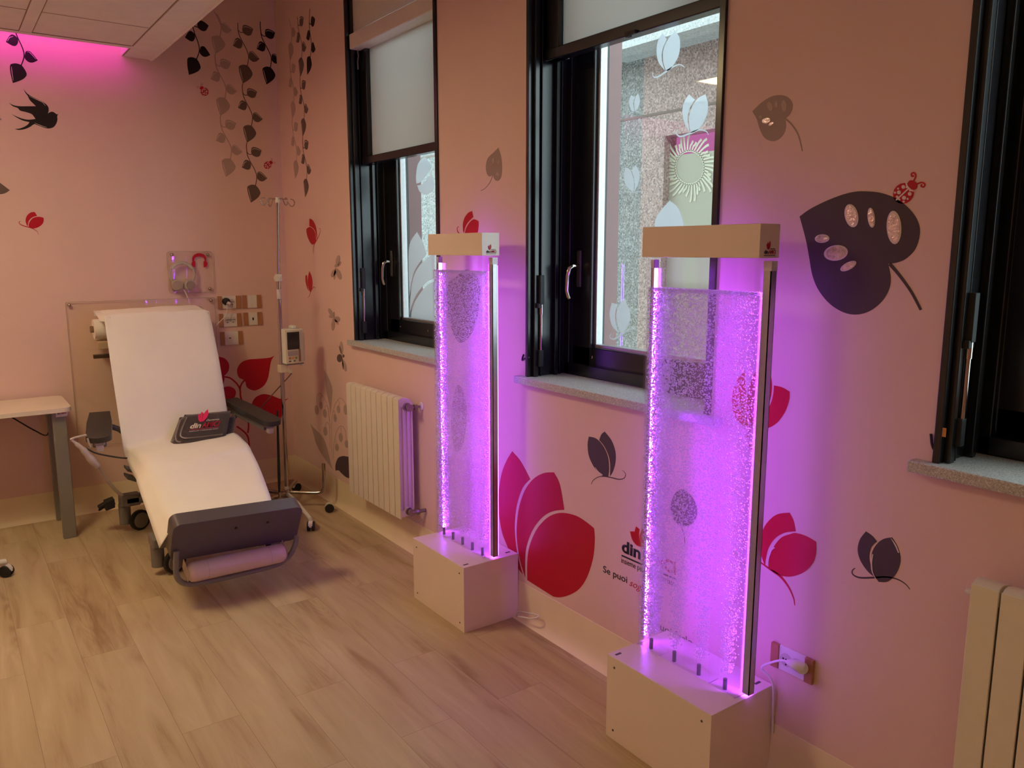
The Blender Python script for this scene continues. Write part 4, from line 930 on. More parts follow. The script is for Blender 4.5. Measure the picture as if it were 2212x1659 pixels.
# white plug and lead right of the large tank
pa = onX(1727, 1443, -.012); t = thing('plug', 'white angled plug with its lead in the low socket right of the large tank', 'plug', tuple(pa))
mb = MB(); mb.tube([onX(1734, 1443, -.030), onX(1722, 1438, -.040), onX(1710, 1433, -.040), onX(1700, 1429, -.036)], [.016, .017, .012, .006], 14); mb.cyl(onX(1732, 1443, -.009), onX(1732, 1443, -.034), .018, 18); mb.build('plug_body', plast_m, t, smooth=60)
q0 = onX(1632, 1452, -.05); mb = MB(); mb.tube(spline([tuple(onX(1702, 1430, -.037)), tuple(onX(1690, 1427, -.035)), tuple(onX(1670, 1430, -.035)), tuple(onX(1645, 1443, -.035)), (-.02, -4.083, .31), (-.012, -4.085, .20), (-.010, -4.086, .14)], False, 6), .0036, 8); mb.build('lead', plast_m, t, smooth=60)

# ------------------------------------------------------------------ radiators
def radiator(lab, ys, n, valve):
    t = thing('radiator', lab, 'radiator', (-.08, ys, .2), 'white column radiators under the windows')
    p = .0645; z0, z1 = .222, .868; xf, xb = -.118, -.034
    for i in range(n):
        y0 = ys-i*p; y1 = y0-p+.005; mb = MB()
        mb.box(xf, y0, z0, xf+.006, y1, z1-.004)                        # flat front fin
        mb.box(xf+.006, (y0+y1)/2-.008, z0+.02, xb, (y0+y1)/2+.008, z1-.02)   # web
        mb.box(xf+.028, y0-.006, z0+.03, xf+.034, y1+.006, z1-.02)
        mb.box(xb-.030, y0-.006, z0+.03, xb-.024, y1+.006, z1-.02)
        mb.box(xb-.006, y0-.002, z0+.03, xb, y1+.002, z1-.035)
        P = [(xf, z1-.006), (xf+.012, z1+.002), (xf+.03, z1+.004), (xb-.02, z1-.004), (xb, z1-.03), (xb, z1-.045), (xf+.006, z1-.045)]
        mb.prism([(x, y0-.001, z) for x, z in P], (0, -(p-.007), 0))
        mb.box(xf+.006, y0-.002, z0+.01, xb, y1+.002, z0+.045)
        mb.build('section', rad_m, t, bevel=.0015)
    hd = MB(); 
    for zz in (z0+.04, z1-.045): hd.cyl((-.072, ys+.006, zz), (-.072, ys-n*p-.004, zz), .019, 18)
    hd.build('header_pipe', rad_m, t, smooth=50)
    ye = ys-n*p
    if valve:
        v = MB(); z = z1-.045; v.lathe((-.072, ye, z), (0, -1, 0), [(0, .022), (.010, .022), (.012, .014), (.022, .014), (.022, .019), (.040, .019), (.041, .010)], 18)
        v.tube([(-.072, ye-.028, z), (-.045, ye-.030, z), (-.004, ye-.030, z)], .0065, 12); v.lathe((-.045, ye-.030, z), (1, 0, 0), [(0, .014), (.016, .014), (.016, .009)], 16); v.build('valve', mat('brass_grey', (.28, .22, .20), .35, metal=.7), t, smooth=45)
        v = MB(); v.lathe((-.002, ye-.030, z), (-1, 0, 0), [(0, .022), (.004, .021), (.006, .012)], 20); v.build('wall_rosette', plast_m, t, smooth=50)
        v = MB(); z = z0+.04; v.lathe((-.072, ye, z), (0, -1, 0), [(0, .020), (.012, .020), (.012, .012), (.02, .012), (.02, .018), (.036, .018), (.037, .008)], 16)
        v.tube([(-.072, ye-.026, z), (-.05, ye-.036, z-.002), (-.02, ye-.05, z+.006), (-.004, ye-.06, z+.008)], .010, 12); v.lathe((-.045, ye-.036, z), (.8, -.4, .2), [(0, .016), (.014, .016), (.02, .010)], 14); v.build('valve', mat('brass_grey', (.28, .22, .20), .35, metal=.7), t, smooth=45)
        v = MB(); z = z0+.01; v.tube(spline([(-.072, ye-.03, z-.004), (-.055, ye-.06, z-.018), (-.03, ye-.075, z-.002), (-.012, ye-.078, z+.03)], False, 5), .0015, 6); v.build('chain', grey_pl, t)
    else:
        v = MB(); v.lathe((-.072, ys+.004, z1-.045), (0, 1, 0), [(0, .016), (.008, .016), (.008, .006), (.018, .006)], 14); v.build('air_vent', mat('brass_grey', (.28, .22, .20), .35, metal=.7), t, smooth=45)
        v = MB(); v.lathe((-.072, ys+.012, z1-.045), (0, 1, 0), [(0, .009), (.016, .008)], 12); v.build('vent_cap', plast_m, t)
radiator('white ten section radiator under the leftmost window', -1.205, 10, True)
radiator('white radiator cut off by the right edge, under the rightmost window', -4.662, 12, False)

# ------------------------------------------------------------------ clear wall plates, headphones
def wall_plate(lab, x0, x1, z0, z1, rad, studs):
    t = thing('acrylic_plate', lab, 'plate', ((x0+x1)/2, -.015, (z0+z1)/2), 'clear plates screwed to the back wall')
    P = []
    for cx_, cz_, a0 in ((x1-rad, z1-rad, 0), (x0+rad, z1-rad, 90), (x0+rad, z0+rad, 180), (x1-rad, z0+rad, 270)):
        for k in range(7): a = math.radians(a0+15*k); P.append((cx_+rad*math.cos(a), -.012, cz_+rad*math.sin(a)))
    mb = MB(); mb.prism(P, (0, -.004, 0)); mb.build('sheet', plate_m, t)
    rim = MB(); rim.tube([Vector(p)+Vector((0, -.002, 0)) for p in P+[P[0]]], .0016, 6); rim.build('edge', mat('acrylic_edge', (.50, .42, .36), .2), t)
    for (x, z) in studs:
        mb = MB(); mb.lathe((x, -.001, z), (0, -1, 0), [(0, .007), (.016, .007), (.016, .011), (.022, .0105), (.026, .006), (.027, .0)], 16); mb.build('stud', chrome, t, smooth=50)
    return t
a = WY.m(360, 543); b = WY.m(459, 632)
hx0, hx1, hz1, hz0 = a[0]-.004, b[0]+.010, a[1], b[1]+.004
tp = wall_plate('small rounded clear plate holding the headphones on the back wall', hx0, hx1, hz0, hz1, .02, [(hx0+.03, hz1-.022), (hx1-.03, hz1-.022), (hx0+.03, hz0+.022), (hx1-.03, hz0+.022)])
WP = Wall('y', -.016, .0008)
t = thing('headphone_icon', 'red headphone symbol at the top right of the small clear plate', 'decal', tuple(WP.p3(WP.m(431, 566))))
TH = (340, 520, .15675)
mb = MB(); WP.stroke(mb, [(492,285),(495,245),(520,210),(575,194),(635,210),(658,245),(663,285)], .010, .010, TH, wm=.022); mb.build('band', redv, t)
for P in ([(522,285,c_),(500,280),(475,300),(470,325),(480,350),(498,362),(522,362,c_)], [(636,285,c_),(660,280),(684,295),(690,320),(684,350),(665,363),(638,365,c_)]):
    mb = MB(); WP.shape(mb, P, TH); mb.build('ear_cup', redv, t)
bx0 = WY.m(136, 651)[0]; bx1 = WY.m(460, 643)[0]
wall_plate('large clear plate on the back wall behind the chair', bx0+.01, bx1+.005, .42, 1.315, .006, [(bx0+.03, 1.315-.018), (bx1-.018, 1.315-.018)])
hc = onY(394, 592, -.045); rr = .075
t = thing('headphones', 'pale grey headphones hanging on the small clear plate', 'headphones', tuple(hc))
mb = MB(); mb.tube([(hc.x+rr*1.0*math.sin(a), hc.y, hc.z+rr*1.02*math.cos(a)) for a in [math.radians(d) for d in range(-150, 151, 10)]], [.0065]*31, 10); mb.build('headband', mat('pale_grey_plastic', (.46, .42, .38), .4), t, smooth=60)
mb = MB(); mb.tube([(hc.x+(rr-.006)*math.sin(a), hc.y, hc.z+(rr-.006)*math.cos(a)) for a in [math.radians(d) for d in range(-60, 61, 10)]], .009, 10); mb.build('head_pad', mat('pale_grey_pad', (.55, .50, .46), .7), t, smooth=60)
for sx in (-1, 1):
    c = Vector((hc.x+sx*.037, hc.y-.012, hc.z-.070)); ax = Vector((sx*.25, -1, -.1))
    mb = MB(); mb.lathe(c, ax, [(-.022, .020), (-.018, .032), (-.004, .036), (.004, .036), (.012, .031), (.014, .0)], 28); cu_ = mb.build('ear_cup', mat('pale_grey_plastic', (.46, .42, .38), .4), t, smooth=50)
    mb = MB(); mb.lathe(c+ax.normalized()*.012, ax, [(0, .028), (.005, .026), (.006, .0)], 24); mb.build('cup_cover', mat('taupe_cover', (.36, .29, .25), .5), cu_, smooth=50)
mb = MB(); mb.tube(spline([(hc.x+.0, hc.y-.012, hc.z-.10), (hc.x+.012, hc.y-.01, hc.z-.125), (hc.x+.02, hc.y-.005, hc.z-.15)], False, 5), .0035, 8); mb.build('lead', plast_m, t, smooth=60)
# hook holding them
mb = MB(); mb.tube([(hc.x, -.012, hc.z+rr-.012), (hc.x, -.062, hc.z+rr-.014), (hc.x, -.066, hc.z+rr-.004)], .006, 10); tag(mb.build('wall_hook', plate_m, smooth=50), 'clear hook carrying the headphones on the small plate', 'hook')

# ------------------------------------------------------------------ table
t = thing('side_table', 'pale topped table with grey metal legs at the left edge', 'table', (-2.0, -.27, 0))
tx1, ty0, ty1, tz = -1.437, -.49, -.03, .762
P = []
for cx_, cy_, a0 in ((tx1-.045, ty1-.045, 0), (-2.60+.045, ty1-.045, 90), (-2.60+.045, ty0+.045, 180), (tx1-.045, ty0+.045, 270)):
    for k in range(7): a = math.radians(a0+15*k); P.append((cx_+.045*math.cos(a), cy_+.045*math.sin(a), tz-.026))
mb = MB(); mb.prism(P, (0, 0, .026)); mb.build('tabletop', tab_top, t, bevel=.003)
for (x, y) in ((-1.500, -.43), (-1.500, -.045), (-2.54, -.43), (-2.54, -.045)):
    w = .034 if y < -.2 else .026
    mb = MB(); mb.box(x-w, y-.022, 0, x+w, y+.022, tz-.026); mb.build('leg', tab_leg, t, bevel=.004)
mb = MB(); mb.box(-2.54, -.070, tz-.076, -1.50, -.045, tz-.026); mb.box(-2.54, -.43, tz-.066, -2.51, -.045, tz-.026); mb.box(-1.52, -.43, tz-.05, -1.49, -.045, tz-.026); mb.build('apron', tab_leg, t, bevel=.002)
lb = onY(133, 892, -.453); mb = MB(); mb.obox(lb, (1, 0, 0), (0, 0, 1), (0, 1, 0), .058, .042, .001); st = mb.build('sticker', plast_m, t)
logo((lb.x-.022, lb.y-.0006, lb.z-.006), (1, 0, 0), (0, 0, 1), .044, t, small=False)
mb = MB(); mb.tube(spline([tuple(onY(20, 898, -.25)), tuple(onY(45, 913, -.25)), tuple(onY(75, 930, -.25)), tuple(onY(101, 940, -.07)), (-1.51, -.045, .60)], False, 6), .004, 8); tag(mb.build('power_cable', blackm2, smooth=60), 'dark cable sagging under the table top', 'cable')

# ------------------------------------------------------------------ castor helper
def castor(parent, x, y, r=.025, w=.02, hz=.07, ang=0.0, col=None, name='castor', twin=True):
    ca, sa = math.cos(ang), math.sin(ang); ax = Vector((ca, sa, 0)); fwd = Vector((-sa, ca, 0))
    c = Vector((x, y, r))
    mb = MB()
    if twin:
        for s in (-1, 1): mb.lathe(c+ax*(s*w*.55)-ax*(w*.35), ax, [(0, r*.9), (w*.1, r), (w*.6, r), (w*.7, r*.9)], 22)
    else: mb.lathe(c-ax*(w/2), ax, [(0, r*.92), (w*.15, r), (w*.85, r), (w, r*.92)], 30)
    wh = mb.build(name, blackm2, parent, smooth=40)
    mb = MB()
    pts = [c+fwd*(r*.9*math.cos(a))+Vector((0, 0, r*1.12*math.sin(a))) for a in [math.radians(d) for d in range(0, 181, 20)]]
    for i in range(len(pts)-1):
        p, q = pts[i], pts[i+1]; m_ = (p+q)/2; d = (q-p)
        mb.obox(m_, ax, d, ax.cross(d), w*1.0, d.length*1.1, .005)
    mb.cyl(c+Vector((0, 0, r)), Vector((x, y, hz)), .006, 12)
    mb.build('hood', col or plast_m, wh, smooth=40)
    return wh

# ------------------------------------------------------------------ rolling stool at the left edge
t = thing('rolling_stool', 'foot and castor of a rolling stool at the far left edge on the floor', 'stool', (-2.16, -.98, 0))
for k in range(5):
    a = math.radians(18+72*k); x, y = -2.16+.34*math.cos(a), -.98+.34*math.sin(a)
    mb = MB(); mb.tube([(-2.16, -.98, .12), (-2.16+.17*math.cos(a), -.98+.17*math.sin(a), .105), (x, y, .078)], [.022, .019, .014], 12); mb.build('leg', plast_m, t, smooth=50)
    castor(t, x, y, .029, .024, .08, a+.6, plast_m)
mb = MB(); mb.cyl((-2.16, -.98, .09), (-2.16, -.98, .46), .022, 20); mb.build('column', chrome, t, smooth=50)
mb = MB(); mb.lathe((-2.16, -.98, .45), (0, 0, 1), [(0, .12), (.01, .17), (.05, .18), (.07, .165), (.075, .0)], 32); mb.build('seat', dark_up, t, smooth=50)

# ------------------------------------------------------------------ treatment chair
ch = thing('treatment_chair', 'reclining treatment chair covered with white paper sheet, dark footboard in front', 'chair', (-.9, -.85, 0))
def PY(px, py, y): return onY(px, py, y)
# sections: (y, hanging-left pixel, top-left-edge pixel, right pixel)
def sec(y, Lp, Ep, Rp):
    L = PY(*Lp, y); E = PY(*Ep, y); R = PY(*Rp, y); return (L, E, R)
S = [
 (Vector((-1.19, -.085, 1.13)), Vector((-1.185, -.085, 1.135)), Vector((-.64, -.085, 1.14))),
 (Vector((-1.20, -.10, 1.235)), Vector((-1.19, -.10, 1.24)), Vector((-.635, -.10, 1.245))),
 (Vector((-1.205, -.13, 1.262)), Vector((-1.195, -.13, 1.265)), Vector((-.630, -.13, 1.266))),
 sec(-.26, (224, 682), (229, 680), (448, 671)),
 sec(-.30, (226, 694), (233, 692), (453, 681)),
 sec(-.44, (241, 800), (250, 800), (471, 772)),
 sec(-.555, (256, 900), (266, 898), (490, 890)),
 sec(-.60, (263, 948), (273, 945), (497, 920)),
 sec(-.64, (267, 979), (278, 968), (503, 932)),
 sec(-.74, (276, 1001), (290, 975), (516, 942)),
 sec(-.94, (288, 1023), (306, 990), (533, 957)),
 sec(-1.07, (294, 1034), (316, 1006), (541, 969)),
 sec(-1.12, (296, 1040), (322, 1012), (546, 980)),
 sec(-1.26, (306, 1072), (336, 1045), (557, 1003)),
 sec(-1.46, (320, 1112), (350, 1082), (570, 1036)),
 sec(-1.65, (333, 1150), (362, 1112), (580, 1062)),
 sec(-1.80, (345, 1184), (374, 1137), (588, 1090)),
]
def lerpS(k):
    pass
rowsP = []
for a in range(len(S)-1):
    def g(k): return S[max(0, min(len(S)-1, k))]
    nn = 5
    for j in range(nn + (1 if a == len(S)-2 else 0)):
        tt = j/nn
        row = []
        for q in range(3):
            p0, p1, p2, p3 = g(a-1)[q], g(a)[q], g(a+1)[q], g(a+2)[q]
            row.append(0.5*((2*p1)+(p2-p0)*tt+(2*p0-5*p1+4*p2-p3)*tt*tt+(-p0+3*p1-3*p2+p3)*tt**3))
        rowsP.append(row)
grid = []
for i, (L, E, R) in enumerate(rowsP):
    u = i/(len(rowsP)-1); r = []
    NS = 22
    for k in range(4): 
        f = k/4; p = L.lerp(E, f); r.append(p)
    for k in range(NS+1):
        f = k/NS; p = E.lerp(R, f)
        bul = .006*math.sin(math.pi*min(1, f*8)/2)*(1 if f < .2 else 1)
        edge = -.010*max(0, (f-.96)/.04)
        wr = .0026*math.sin(7*f+u*23)+.0018*math.sin(13*f*u+u*47)+.0016*math.sin(19*f-u*31)+.0012*math.sin(41*u+5*f)
        if .28 < u < .55: wr += .005*math.exp(-((f-.25-(.55-u)*1.2)/.06)**2)
        p = p + Vector((0, 0, bul+edge+wr)); r.append(p)
    # right overhang
    r.append(r[-1]+Vector((.004, 0, -.018)))
    grid.append(r)
mb = MB(); mb.grid(grid)
sheet = mb.build('paper_sheet', paper_m, ch, smooth=60, recalc=False); sheet['label'] = 'white paper sheet'
so = sheet.modifiers.new('thickness', 'SOLIDIFY'); so.thickness = .0025; so.offset = -1
mb = MB(); q = [PY(202, 672, -.14), PY(432, 662, -.14), PY(451, 676, -.22), PY(214, 690, -.22)]
rws = []
for i in range(9):
    f = i/8; rws.append([q[0].lerp(q[1], f)+Vector((0, 0, -.03)), q[0].lerp(q[1], f)+Vector((0, .0, .002)), q[3].lerp(q[2], f)+Vector((0, 0, .003)), q[3].lerp(q[2], f)+Vector((0, -.02, -.012))])
mb.grid(rws); o_ = mb.build('paper_overlap', paper_m, ch, smooth=60, recalc=False); so = o_.modifiers.new('thickness', 'SOLIDIFY'); so.thickness = .0015
# cushions under the sheet
def cushion(name, rows, th, m, inset=.012):
    top = []; bot = []
    for (L, E, R) in rows:
        E2 = E+Vector((inset, 0, -.006)); R2 = R+Vector((-inset*.6, 0, -.006)); top.append([E2, R2])
    n = len(rows); out = []
    for i in range(n):
        a = rows[max(0, i-1)]; b = rows[min(n-1, i+1)]; d = ((b[1]+b[2])-(a[1]+a[2])).normalized(); nr = Vector((1, 0, 0)).cross(d).normalized()
        if nr.z > 0: nr = -nr
        if abs(nr.z) < .2 and nr.y < 0: nr = -nr
        top[i] = [top[i][0]+nr*.004, top[i][1]+nr*.004]; bot.append([top[i][0]+nr*th, top[i][1]+nr*th])
    ring = [[top[i][0], top[i][1], bot[i][1], bot[i][0]] for i in range(n)]
    mb = MB(); mb.grid(ring, closed_u=True); k = len(mb.v); mb.f.append((0, 1, 2, 3)); mb.f.append((k-4, k-3, k-2, k-1))
    return mb.build(name, m, ch, bevel=.012, seg=3)
cush_m = mat('taupe_upholstery', (.38, .30, .24), .5)
cushion('backrest', rowsP[15:40:4], .085, cush_m)
cushion('seat', rowsP[40:59:3], .085, cush_m)
cushion('leg_rest', rowsP[60:82:3], .07, cush_m)
# paper roll behind the back
mb = MB(); mb.cyl((-1.245, -.12, 1.155), (-.60, -.12, 1.155), .060, 28); ro = mb.build('paper_roll', paper_m, ch, smooth=50)
mb = MB(); mb.cyl((-1.262, -.12, 1.155), (-1.244, -.12, 1.155), .020, 18); mb.build('roll_core', mat('cardboard', (.22, .14, .08), .8), ro, smooth=50)
mb = MB(); mb.box(-1.235, -.165, 1.035, -.64, -.075, 1.085); mb.build('roll_tray', mat('beige_plastic', (.52, .38, .26), .5), ch, bevel=.006)
a = PY(204, 770, -.2); mb = MB(); mb.obox((-1.10, -.2, a.z), (1, 0, 0), (0, 1, 0), (0, 0, 1), .34, .022, .026); mb.build('side_rail', mat('dark_steel', (.14, .10, .08), .3, metal=.8), ch, bevel=.003)
bf = MB(); bf.box(-1.12, -.20, .92, -.72, -.16, 1.16); bf.tube([(-.92, -.20, 1.0), (-.92, -.34, .62), (-.92, -.55, .40)], .03, 12); bf.build('back_frame', grey_pl, ch, bevel=.004)
# arm rests
def arm(rear, front, w, th, s):
    rear = Vector(rear); front = Vector(front); d = (front-rear); U = d.normalized(); Vv = Vector((0, 0, 1)).cross(U).normalized(); Nn = U.cross(Vv)
    if Nn.z < 0: Nn = -Nn
    L = d.length; P = []
    prof = [(-.0, -.42), (.0, .42), (L*.35, .5), (L*.8, .5)] 
    pts = [(0, -w*.42), (L*.4, -w*.5), (L-w*.42, -w*.5)]+[(L-w*.42+w*.42*math.sin(math.radians(q)), -w*.5*math.cos(math.radians(q))) for q in range(15, 180, 15)]+[(L-w*.42, w*.5), (L*.4, w*.5), (0, w*.42)]
    base = [rear+U*a+Vv*b for a, b in pts]
    mb = MB(); mb.prism(base, Nn*-th); o = mb.build('armrest', dark_up, ch, bevel=.012, seg=3)
    mb = MB(); c = rear.lerp(front, .45)-Nn*(th+.024); mb.obox(c, U, Vv, Nn, L*.80, w*.55, .048); mb.build('arm_bracket', grey_pl, o, bevel=.006)
    tipc = rear.lerp(front, .86)-Nn*(th+.016)
    mb = MB(); mb.obox(tipc, U, Vv, Nn, .05, w*.42, .022); mb.build('arm_hinge', mat('pale_hinge', (.42, .40, .40), .3), o, bevel=.005)
    mb = MB(); mb.obox(tipc-Nn*.028+U*.012, U, Vv, Nn, .035, w*.30, .035); mb.build('release_knob', plast_m, o, bevel=.008)
    return o
arm((-.555, -.42, .705), (-.440, -.92, .630), .115, .030, 1)
arm((-1.300, -.48, .718), (-1.372, -.88, .650), .125, .030, -1)
mb = MB(); mb.tube([(-1.30, -.55, .66), (-1.22, -.56, .62), (-1.10, -.55, .50)], .016, 12); mb.tube([(-.53, -.52, .64), (-.60, -.54, .58), (-.72, -.55, .48)], .016, 12); mb.build('arm_support', grey_dk, ch, smooth=50)
# hand control and its cable, hung on the left arm
def hp(x, y, yy=-.86): return tuple(PY(x, y, yy))
mb = MB(); mb.tube(spline([hp(155, 951), hp(166, 960), hp(180, 972), hp(194, 989), hp(205, 1001), hp(213, 1009)], False, 4), [.008]*4+[.013]*4+[.017]*4+[.020]*4+[.016]*4+[.009], 14); hcn = mb.build('hand_control', mat('warm_grey_plastic', (.50, .44, .42), .4), ch, smooth=60)
mb = MB(); mb.tube(spline([hp(152, 950), hp(160, 946), hp(172, 943), hp(187, 940)], False, 4), .006, 10); mb.tube([hp(189, 947), hp(192, 957), hp(196, 966)], .005, 8); mb.build('hanger', mat('warm_grey_plastic', (.50, .44, .42), .4), hcn, smooth=60)
mb = MB(); mb.tube(spline([hp(213, 1009), hp(225, 1028), hp(240, 1048), hp(252, 1061), hp(266, 1072)], False, 6), [.004]*6+[.005]*4+[.009]*14+[.006], 10); mb.build('coiled_cable', mat('warm_grey_plastic2', (.34, .28, .25), .5), ch, smooth=60)
mb = MB(); mb.tube(spline([hp(186, 968, -.8), hp(205, 978, -.75), hp(230, 984, -.72), hp(262, 989, -.7), hp(285, 990, -.7)], False, 6), .0045, 8); mb.build('cable', grey_dk, ch, smooth=60)
# base frame and castors
fr = MB(); fr.box(-1.245, -.56, .155, -1.135, -.48, .225); fr.box(-.68, -.56, .155, -.60, -.48, .225); fr.box(-1.22, -.56, .165, -.62, -.48, .215)
fr.box(-.98, -1.30, .13, -.84, -.50, .20); fr.box(-1.235, -1.34, .145, -1.125, -1.22, .205); fr.box(-1.20, -1.33, .15, -.64, -1.24, .20); fr.box(-.70, -1.34, .145, -.62, -1.22, .205)
fr.build('base_frame', grey_pl, ch, bevel=.012, seg=3)
mb = MB(); mb.box(-1.02, -.95, .20, -.82, -.72, .36); mb.box(-1.05, -.98, .34, -.78, -.66, .40); mb.build('lift_column', grey_dk, ch, bevel=.01)
for (x, y) in ((-1.19, -.52), (-.64, -.52), (-1.18, -1.31), (-.66, -1.31)):
    mb = MB(); mb.cyl((x-.028, y+.015, .045), (x-.028, y+.015, .165), .032, 22); mb.build('castor_housing', grey_pl, ch, smooth=50, )
    wx, wy, wa = x+.045, y-.012, Vector((.42, -1, 0)).normalized(); wc = Vector((wx, wy, .060))
    mb = MB(); mb.lathe(wc, wa, [(-.014, .050), (-.010, .060), (.010, .060), (.014, .050)], 34); w_ = mb.build('wheel', blackm2, ch, smooth=40)
    mb = MB(); mb.lathe(wc, wa, [(-.018, .012), (-.016, .045), (.016, .045), (.018, .040), (.0185, .012), (.022, .010)], 30); mb.build('wheel_hub', mat('grey_hub', (.23, .21, .19), .4), w_, smooth=40)
# brake pedal
mb = MB(); p0 = PY(248, 1086, -.50); p1 = PY(228, 1092, -.50); p2 = PY(213, 1103, -.50)
mb.tube([p0, p1, p2], [.012, .010, .006], 10); mb.obox(PY(236, 1088, -.50), (1, 0, .25), (0, 1, 0), (0, 0, 1), .05, .07, .05); mb.obox(PY(222, 1090, -.49), (1, 0, .45), (0, 1, 0), (0, 0, 1), .055, .05, .012)
mb.build('brake_pedal', blackm2, ch, bevel=.004)
mb = MB(); mb.obox(PY(281, 1014, -.80), (1, 0, -.5), (0, 1, 0), (0, 0, 1), .05, .10, .016); mb.obox(PY(281, 1031, -.80), (1, 0, -.5), (0, 1, 0), (0, 0, 1), .05, .10, .018); mb.build('side_bracket', grey_dk, ch, bevel=.003)
# footboard: tilted slab with rounded corners
yT, yB = -1.90, -1.80
TLb, TRb = PY(375, 1136, yT), PY(655, 1094, yT+.03); BLb, BRb = PY(366, 1214, yB), PY(640, 1165, yB+.03)
U = (TRb-TLb).normalized(); Vb = ((TLb+TRb)/2-(BLb+BRb)/2); hB = Vb.length; Vb.normalize(); Nb = U.cross(Vb).normalized()
if Nb.y > 0: Nb = -Nb
ctrb = (TLb+TRb+BLb+BRb)/4; wB = ((TRb-TLb).length+(BRb-BLb).length)/2
P = []; rc = .035
for sx, sy, a0 in ((1, 1, 0), (-1, 1, 90), (-1, -1, 180), (1, -1, 270)):
    for k in range(6):
        a = math.radians(a0+18*k); P.append(ctrb+U*(sx*(wB/2-rc)+rc*math.cos(a))+Vb*(sy*(hB/2-rc)+rc*math.sin(a)))
board_m = mat('plum_grey_footboard', (.105, .088, .098), .38, bump=.08, bscale=500)
mb = MB(); mb.prism(P, -Nb*.075); fb = mb.build('footboard', board_m, ch, bevel=.016, seg=4)
for fx, fy in ((-.03, .17), (.22, .19)):
    c = ctrb+U*(wB*(fx+.0))+Vb*(hB*fy); mb = MB(); mb.lathe(c-Nb*.001, Nb, [(0, .007), (.003, .007), (.003, 0)], 14); mb.build('screw_hole', blackm2, fb)
# tube loop under the footboard and the roller cushion
yl = -1.53
L0 = [tuple(PY(x, y, yy)) for x, y, yy in ((381,1190,-1.83),(380,1215,-1.825),(381,1240,-1.82),(388,1254,-1.82),(404,1261,-1.82),(440,1258,-1.82),(520,1240,-1.815),(590,1222,-1.81),(612,1212,-1.81),(628,1196,-1.815),(637,1178,-1.82),(641,1158,-1.82))]
mb = MB(); mb.tube(spline(L0, False, 5), .013, 12); mb.build('foot_bar', grey_pl, ch, smooth=60)
rA = PY(402, 1239, -1.83); rB = PY(618, 1192, -1.815); ax = (rB-rA); Lr = ax.length
rr_ = .046; prof = [(0, .004), (.006, rr_*.6), (.018, rr_*.92), (.035, rr_), (.085, rr_)]
mb = MB(); mb.lathe(rA, ax, prof+[(Lr-.085, rr_), (Lr-.035, rr_), (Lr-.018, rr_*.92), (Lr-.006, rr_*.6), (Lr, .004)], 32)
rl = mb.build('foot_roller', mat('pale_pink_vinyl', (.66, .50, .48), .28), ch, smooth=50)
for q in (.088, Lr-.088):
    mb = MB(); mb.lathe(rA+ax.normalized()*q, ax, [(0, rr_+.0006), (.002, rr_+.0006)], 32); mb.build('seam', mat('seam_pink', (.5, .38, .36), .5), rl)
for q in (0.0, Lr):
    c = rA+ax.normalized()*q; mb = MB(); mb.obox(c-Nb*.02+ax.normalized()*(.004 if q == 0 else -.004), Nb, Vb, U, .09, .055, .003)
    mb.build('roller_bracket', mat('pale_bracket', (.55, .45, .36), .4), ch)

# ------------------------------------------------------------------ folded blanket
B0 = onZ(366, 962, .528); B1 = onZ(484, 948, .528); B0.y -= .0
yb_ = -.735; B0 = PY(366, 963, yb_); B1 = PY(486, 950, yb_-.005); T0 = PY(384, 889, yb_+.085); T1 = PY(498, 893, yb_+.08)
bl = thing('folded_blanket', 'folded grey-brown fleece blanket with a pink and cream logo lying on the chair seat', 'blanket', tuple((B0+B1)/2))
Ub = (B1-B0).normalized(); Vbl = ((T0+T1)/2-(B0+B1)/2).normalized(); Nbl = Ub.cross(Vbl).normalized()
if Nbl.y > 0: Nbl = -Nbl
wb = (B1-B0).length; hb = ((T0+T1)/2-(B0+B1)/2).length
def bp_(u, v, n): return B0+Ub*(u*wb)+Vbl*(v*hb)+Nbl*n + Ub*(.075*wb*v*(1-u))*1.0
def pillow(name, u0, u1, v0, v1, n0, n1, m, par, sub=10, r=.02, shapef=None):
    rows = []
    nu, nv = 16, 12
    def surf(sgn):
        g_ = []
        for i in range(nu+1):
            r_ = []
            for j in range(nv+1):
                u = i/nu; v = j/nv; e_ = (1-(2*u-1)**6)*(1-(2*v-1)**6); e_ = max(e_, 0)**.42
                mid = (n0+n1)/2; hh = (n1-n0)/2*e_
                du = shapef(u, v) if shapef else 0
                r_.append(bp_(u0+(u1-u0)*u, v0+(v1-v0)*v, mid+sgn*hh+du))
            g_.append(r_)
        return g_
    mb = MB(); mb.grid(surf(1)); mb.grid(surf(-1)); o = mb.build(name, m, par, smooth=70); return o
body = pillow('fold', 0.0, 1.02, 0.0, .97, -.095, .004, fleece, bl, shapef=lambda u, v: .004*math.sin(7*u)*v+.010*v*(1-u))
pillow('fold', .0, .99, -.03, .24, -.09, .016, fleece, bl)
pillow('fold', .93, 1.17, .02, .93, -.150, -.030, fleece, bl, shapef=lambda u, v: .006*math.sin(5*v))
flap = pillow('flap', .070, 1.0, .09, 1.01, -.030, .020, fleece, bl, shapef=lambda u, v: .002*math.sin(7*u+3*v)-.010*max(0, v-.85)/.15)
sm_ = mat('pale_stitching', (.42, .36, .32), .8)
stc = MB()
path = [bp_(.125, .86, .019), bp_(.11, .55, .0225), bp_(.12, .30, .0225), bp_(.18, .19, .0225), bp_(.30, .155, .0225), bp_(.6, .155, .0225), bp_(.92, .165, .0215)]
sp_ = spline([tuple(p) for p in path], False, 14)
for i in range(0, len(sp_)-1):
    p = Vector(sp_[i]); q = Vector(sp_[i+1]); d = (q-p).normalized(); s = d.cross(Nbl).normalized(); m_ = (p+q)/2
    stc.obox(m_, (d*.5+s), Nbl.cross(d*.5+s), Nbl, .009, .0014, .0016)
